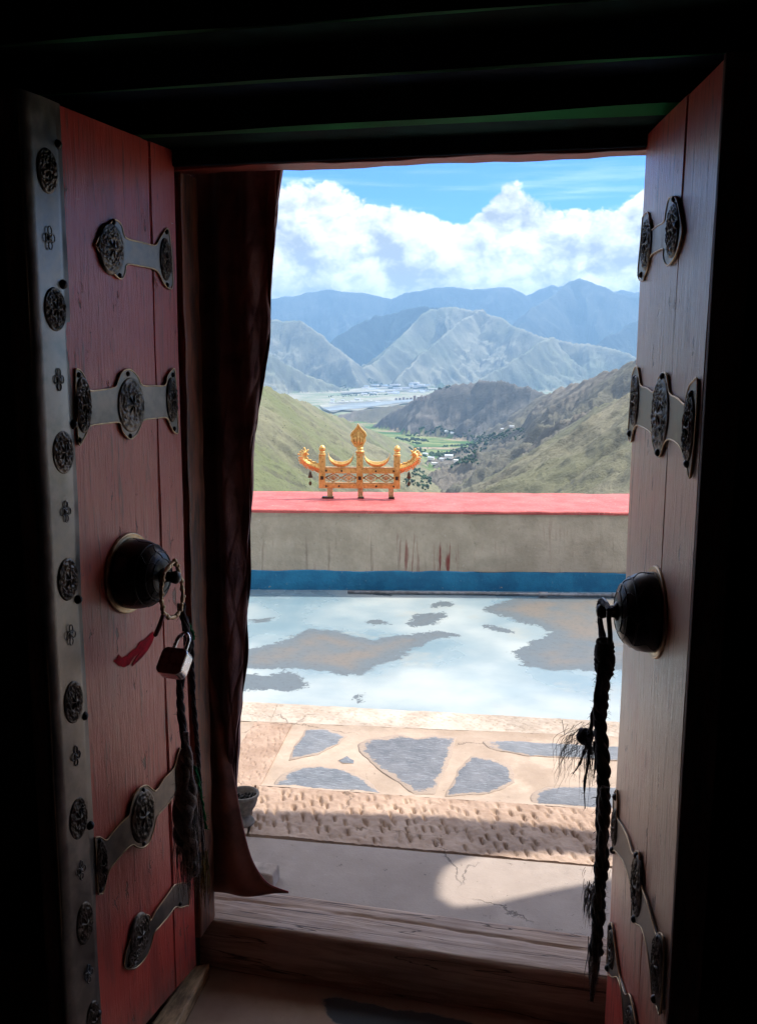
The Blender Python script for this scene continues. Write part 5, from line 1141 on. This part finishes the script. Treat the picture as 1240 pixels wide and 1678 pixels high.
# ------------------------------------------------------------------ curtain
cur = thing('door_curtain', 'maroon quilted door curtain bunched to the left side of the doorway', 'curtain', (0, 0, 0))
QE = [(463, 268), (458, 330), (449, 400), (441, 480), (436, 560), (430, 620), (420, 680), (415, 740), (412, 830), (408, 920), (403, 1000), (400, 1080), (397, 1150), (392, 1190), (393, 1230), (391, 1270), (386, 1305)]
YC = 2.175
ed = sorted([(ony(x, y, YC).z, ony(x, y, YC).x) for x, y in QE]); ez = np.array([e[0] for e in ed]); ex = np.array([e[1] for e in ed])
nzc, nsc = 300, 110; zs_ = np.linspace(ez[0], ez[-1], nzc); Vc = []
for z in zs_:
    xr = float(np.interp(z, ez, ex)) + .003 * math.sin(z * 9) + .002 * math.sin(z * 31); xl = -.955; s = np.linspace(0, 1, nsc)
    th = .045 + .01 * math.sin(z * 2); fr_ = np.clip(s / .55, 0, 1); bk = np.clip((s - .62) / .38, 0, 1)
    x = np.where(s < .62, xl + (xr - xl) * np.sin(np.clip(s / .58, 0, 1) * np.pi / 2) ** 1.15, xr + (xl - xr) * bk)
    sx_ = (x - xl)
    yf = YC - th * np.clip(1 - ((x - (xl + xr) / 2) / ((xr - xl) / 2)) ** 2, 0, 1) ** .5 * .6
    y = np.where(s < .6, yf, YC + .03 * np.sin(np.clip((s - .6) / .4, 0, 1) * np.pi))
    fold = .012 * np.sin(sx_ * 95 + .9 * math.sin(z * 1.7) + z * 1.3) * (s < .6)
    q1 = np.abs(np.sin((s * 16 + z * 13))); q2 = np.abs(np.sin((s * 16 - z * 13)))
    quilt = .008 * np.minimum(q1, q2) ** .5 * (s > .25) * (s < .75)
    wr = .007 * fbm(s * 9 + 3, np.full_like(s, z * 6), 4)
    y = y + fold - quilt - wr; x = x + quilt * .8 * (s > .45) * (s < .75)
    Vc.append(np.stack([x, y, np.full_like(x, z)], -1))
Vc = np.array(Vc); id_ = np.arange(nzc * nsc).reshape(nzc, nsc); Q = np.stack([id_[:-1, :-1], id_[:-1, 1:], id_[1:, 1:], id_[1:, :-1]], -1).reshape(-1, 4)
o = grid_mesh('quilted_panel', Vc.reshape(-1, 3), Q, M_CLOTH); del o['kind']; o.parent = cur
FE = [(333, 990), (336, 1030), (343, 1085), (356, 1145), (371, 1213), (384, 1288), (395, 1350), (408, 1402), (424, 1434), (442, 1452), (472, 1463)]
YF0 = 2.135; n = 0; rows = []
fe = spline([Vector((x, y, 0)) for x, y in FE], 5)
for i, p in enumerate(fe):
    t = i / (len(fe) - 1); yy = YF0 + .012 * math.sin(t * 5) + .03 * t ** 3
    R_ = ony(p.x, p.y, yy); xl = -.935; rows.append([]); 
    for j in range(26):
        u_ = j / 25; x = xl + (R_.x - xl) * u_; zz = R_.z - (0.012 * (1 - u_)) * (t > .8) ; y = yy - .012 * math.sin(u_ * math.pi) - .006 * math.sin(u_ * 9 + t * 3) - (.02 * (1 - u_) * t ** 2)
        rows[-1].append((x, y, max(zz, SILL_Z + .003 + .001 * u_)))
vs = [v for r in rows for v in r]; id_ = np.arange(len(vs)).reshape(len(rows), 26)
fs = [tuple(int(v) for v in q_) for q_ in np.stack([id_[:-1, :-1], id_[:-1, 1:], id_[1:, 1:], id_[1:, :-1]], -1).reshape(-1, 4)]
o = mobj('leather_flap', vs, fs, M_FLAP, cur, True); so_ = o.modifiers.new('thick', 'SOLIDIFY'); so_.thickness = .004
Acc().add(tube_data([Vector(r[-1]) for r in rows], .0022, 6)).build('piping', M_PIPING, cur)

# ------------------------------------------------------------------ pot and stone outside
pb = onz(399, 1349, .010)
pot = thing('clay_pot', 'small grey clay incense pot on the terrace beside the curtain', 'pot', pb)
fixn(Acc().add(lathe_data([(.001, .004), (.036, .0), (.040, .004), (.038, .012), (.027, .024), (.024, .034), (.030, .046), (.043, .066), (.050, .086), (.052, .100), (.056, .104), (.056, .112), (.050, .114), (.047, .108), (.046, .092), (.001, .086)], 36)).build('pot_body', M_POT, pot))
A_ = Acc()
for i in range(26):
    a, r = random.uniform(0, 6.28), random.uniform(0, .036); A_.add(tube_data([Vector((r * math.cos(a), r * math.sin(a), .086)), Vector((r * math.cos(a) + random.uniform(-.015, .015), r * math.sin(a) + random.uniform(-.015, .015), .098 + random.uniform(0, .01)))], .004, 5))
A_.build('ash_and_twigs', M_SOIL, pot)
sb = [onz(418, 1462, .004), onz(451, 1468, .004), onz(451, 1455, .004)]
bl = box('step_stone', (sb[0].x - .25, sb[0].y + .02, 0), (sb[1].x - .015, sb[1].y + .09, .058), M_BLOCKOUT, None, .008, 3, .003); tag(bl, 'rough pale stone block at the outer corner of the doorway beside the curtain hem', 'stone block')

# ------------------------------------------------------------------ unseen porch roof added above the door, cut to shape the paving's shade
ZC = 3.3
def up(px, py): P_ = onz(px, py, 0); return P_ + SUN_TO * ((ZC - P_.z) / SUN_TO.z)
e = [up(300, 1328), up(420, 1336), up(560, 1340), up(700, 1345), up(860, 1358), up(1000, 1374), up(1150, 1392)]
e[0] = e[0] - PR * 4; e[-1] = e[-1] + PR * 4
hole = [up(*p) for p in ((704, 1478), (706, 1448), (718, 1430), (760, 1413), (830, 1404), (900, 1404), (1000, 1410), (1200, 1428), (1200, 1396 + 10), (1200, 1400), (1200, 1410), (1000, 1444), (860, 1472), (790, 1488), (730, 1496))]
hole = [up(*p) for p in ((704, 1478), (706, 1448), (718, 1430), (760, 1413), (830, 1404), (900, 1404), (1000, 1410), (1120, 1420), (1120, 1426), (1000, 1446), (860, 1474), (790, 1490), (730, 1496))]  # gap traced back along the sun from the bright patch wanted below
poly = [Vector((e[0].x, 2.45, ZC)), *e, Vector((e[-1].x, 2.45, ZC))]
from mathutils.geometry import delaunay_2d_cdt
pts2 = [Vector((p.x, p.y)) for p in poly] + [Vector((p.x, p.y)) for p in hole]; n1p, n2p = len(poly), len(hole)
edg = [(i, (i + 1) % n1p) for i in range(n1p)] + [(n1p + i, n1p + (i + 1) % n2p) for i in range(n2p)]
vv, ee, ff, *_ = delaunay_2d_cdt(pts2, edg, [], 1, 1e-6)
hx = [(p.x, p.y) for p in hole]
keep = [f for f in ff if poly_sd(np.array([sum(vv[i].x for i in f) / len(f)]), np.array([sum(vv[i].y for i in f) / len(f)]), hx)[0] < 0]
cn_ = tag(mobj('shade_roof', [(v.x, v.y, ZC) for v in vv], keep, M_CANOPY), 'unseen porch roof added over the doorway, outline and gap shaped for the paving shade', 'porch roof'); fixn(cn_)
cn_.modifiers.new('thick', 'SOLIDIFY').thickness = .03

# ------------------------------------------------------------------ village, town and trees in the valley
M_BW = simple('white_house_wall', (.72, .70, .66), .8, 0, .1, .05, 0); M_BR = simple('pale_sheet_roof', (.62, .66, .72), .5, 0, .1, .05, 0); M_BB = simple('block_wall', (.34, .26, .23), .8, 0, .2, .01, 0); M_BBR = simple('blue_sheet_roof', (.20, .36, .56), .5, 0, .15, .02, 0)
def house(px, py, wpx, hpx, dpx, rot, wall, roof, name, label, cat, group, pitch=.35):
    P_, D_ = ground_at(px, py); m_ = D_ / F_PX; w_, h_, d_ = wpx * m_, hpx * m_, dpx * m_
    if 'roof' not in _hm: 
        pass
    t = thing(name, label, cat, P_ - Vector((0, 0, .1 * h_)), group); t.rotation_euler = (0, 0, rot)
    box('wall', (-w_ / 2, -d_ / 2, -h_ * .4), (w_ / 2, d_ / 2, h_), wall, t)
    ov = .04 * w_; rh = h_ * pitch
    vs = [(-w_ / 2 - ov, -d_ / 2 - ov, h_ * 1.002), (w_ / 2 + ov, -d_ / 2 - ov, h_ * 1.002), (w_ / 2 + ov, d_ / 2 + ov, h_ * 1.002), (-w_ / 2 - ov, d_ / 2 + ov, h_ * 1.002), (-w_ / 2 - ov, 0, h_ + rh), (w_ / 2 + ov, 0, h_ + rh)]
    fixn(mobj('roof', vs, [(0, 1, 2, 3), (0, 1, 5, 4), (2, 3, 4, 5), (1, 2, 5), (0, 3, 4)], roof, t)); return t
_hm = {}
HS = [(618 + 0, 0, 0)]
ORD = 'first second third fourth fifth sixth seventh eighth ninth tenth eleventh twelfth thirteenth fourteenth fifteenth'.split()
near = [(697, 746, 8, 3), (706, 752, 10, 3), (724, 755, 8, 3), (735, 753, 13, 4), (748, 757, 9, 3), (712, 763, 12, 2.2), (731, 716, 6, 2), (741, 712, 6, 2), (823, 704, 6, 1.8), (838, 702, 7, 1.8)]
hl = ['beside the sandy track', 'between the dark trees', 'near the green fields']
for i, (x, y, w_, h_) in enumerate(near):
    house(x, y, w_, h_, w_ * .7, p_ang + random.uniform(-.5, .5), M_BW, M_BR, 'farmhouse', 'small white village house with pale roof among fields in the valley', 'house', 'white houses of the valley village')['label'] = 'white village house with pale roof, %s from the left among the valley farmhouses' % ORD[sorted(p[0] for p in near).index(x)]
for i in range(9):
    house(649 + i * 6.0, 657.5 - i * .15, 4.3, 5.2 + (i % 3) * .8, 3, p_ang, M_BB, M_BB, 'apartment_block', 'tall brown apartment block in the row beside the far river', 'building', 'apartment blocks beside the far river', .02)['label'] = 'tall brown apartment block, %s from the left in the row beside the far river' % ORD[i]
for i in range(46):
    x = random.uniform(596, 700); y = random.uniform(632, 646) + (x - 640) * -.02; w_ = random.uniform(5, 15)
    house(x, y, w_, random.uniform(1.2, 2.6), w_ * .8, p_ang + random.uniform(-.3, .3), M_BW, random.choice([M_BR, M_BR, M_BBR]), 'town_shed', 'low pale-roofed building of the far town at the mountain foot', 'building', 'low buildings of the far town', .2)
for i in range(16):
    x = random.uniform(540, 640); y = random.uniform(655, 664); w_ = random.uniform(4, 8)
    house(x, y, w_, random.uniform(1.5, 3), w_ * .8, p_ang + random.uniform(-.3, .3), M_BW, M_BR, 'riverside_building', 'small pale building on the near bank of the far river', 'building', 'pale buildings along the far river', .2)
# trees as clumps along field edges
def tree_mass(name, spots, mat, label):
    base = bmesh.new(); bmesh.ops.create_icosphere(base, subdivisions=1, radius=1); bv_ = np.array([v.co[:] for v in base.verts]); bf_ = np.array([[v.index for v in f.verts] for f in base.faces]); base.free()
    V, F_ = [], []; k0 = 0; r_ = np.random.default_rng(4)
    for px, py, s in spots:
        P_, D_ = ground_at(px, py); m_ = D_ / F_PX * s; P_ = np.array(P_) + np.array([0, 0, m_ * .5])
        for c_ in range(3):
            v = bv_ * (m_ * (.55 + .3 * r_.random())) * (1 + .35 * (r_.random((len(bv_), 1)) - .5)) * np.array([1, 1, 1.15]) + P_ + (r_.random(3) - .5) * m_ * np.array([1.4, 1.4, .6]); V.append(v); F_.append(bf_ + k0); k0 += len(v)
    o = mobj(name, np.vstack(V), [tuple(int(i) for i in f) for f in np.vstack(F_)], mat); o['kind'] = 'stuff'; o['label'] = label; return o
sp = []; R2 = random.Random(3)
def line(x0, y0, x1, y1, n, s, j=1.2):
    for i in range(n): t = R2.random(); sp.append((x0 + (x1 - x0) * t + R2.gauss(0, j), y0 + (y1 - y0) * t + R2.gauss(0, j * .5), s * R2.uniform(.6, 1.3)))
line(665, 715, 745, 709, 70, 1.6); line(670, 720, 700, 723, 40, 1.8, 2); line(725, 732, 800, 728, 60, 1.8); line(690, 748, 790, 738, 90, 1.9, 4); line(672, 735, 780, 760, 90, 1.9, 5); line(760, 720, 860, 706, 70, 1.5, 3)
line(668, 762, 700, 790, 50, 2.2, 5); line(740, 765, 780, 748, 60, 2.0, 4); line(650, 718, 690, 728, 50, 1.7, 2); line(664, 790, 700, 800, 40, 2.3, 4); line(780, 726, 830, 712, 60, 1.6, 3); line(700, 712, 860, 720, 60, 1.5, 4)
M_TREE = simple('valley_tree_foliage', (.032, .075, .026), .9, 0, .4, .05, 0)
tree_mass('tree_clumps', sp, M_TREE, 'dark green clumps of trees between the valley fields')
sp = []
line(540, 650, 640, 646, 60, 1.0, 2); line(600, 625, 640, 636, 40, 1.2, 3); line(560, 668, 640, 662, 50, 1.0, 2); line(690, 640, 740, 637, 40, 1.2, 2); line(560, 636, 610, 645, 60, 1.1, 3)
tree_mass('riverside_trees', sp, M_TREE, 'scattered dark trees round the far town and river')
# bushes and boulders scattered over the near slopes
r_ = random.Random(12); sp = []
for i in range(420):
    x = r_.uniform(412, 560) if i % 2 else r_.uniform(720, 1040); y = r_.uniform(640, 806)
    P_, D_ = ground_at(x, y)
    if P_.z > FLOOR + 20 and D_ < 4800: sp.append((x, y, r_.uniform(.25, .7)))
tree_mass('hillside_scrub', sp, simple('grey_green_scrub', (.075, .085, .045), .95, 0, .4, .1, 0), 'sparse low scrub dotted over the near hillsides')

for o in bpy.data.objects:
    if o.get('category'): o['kind'] = 'thing'
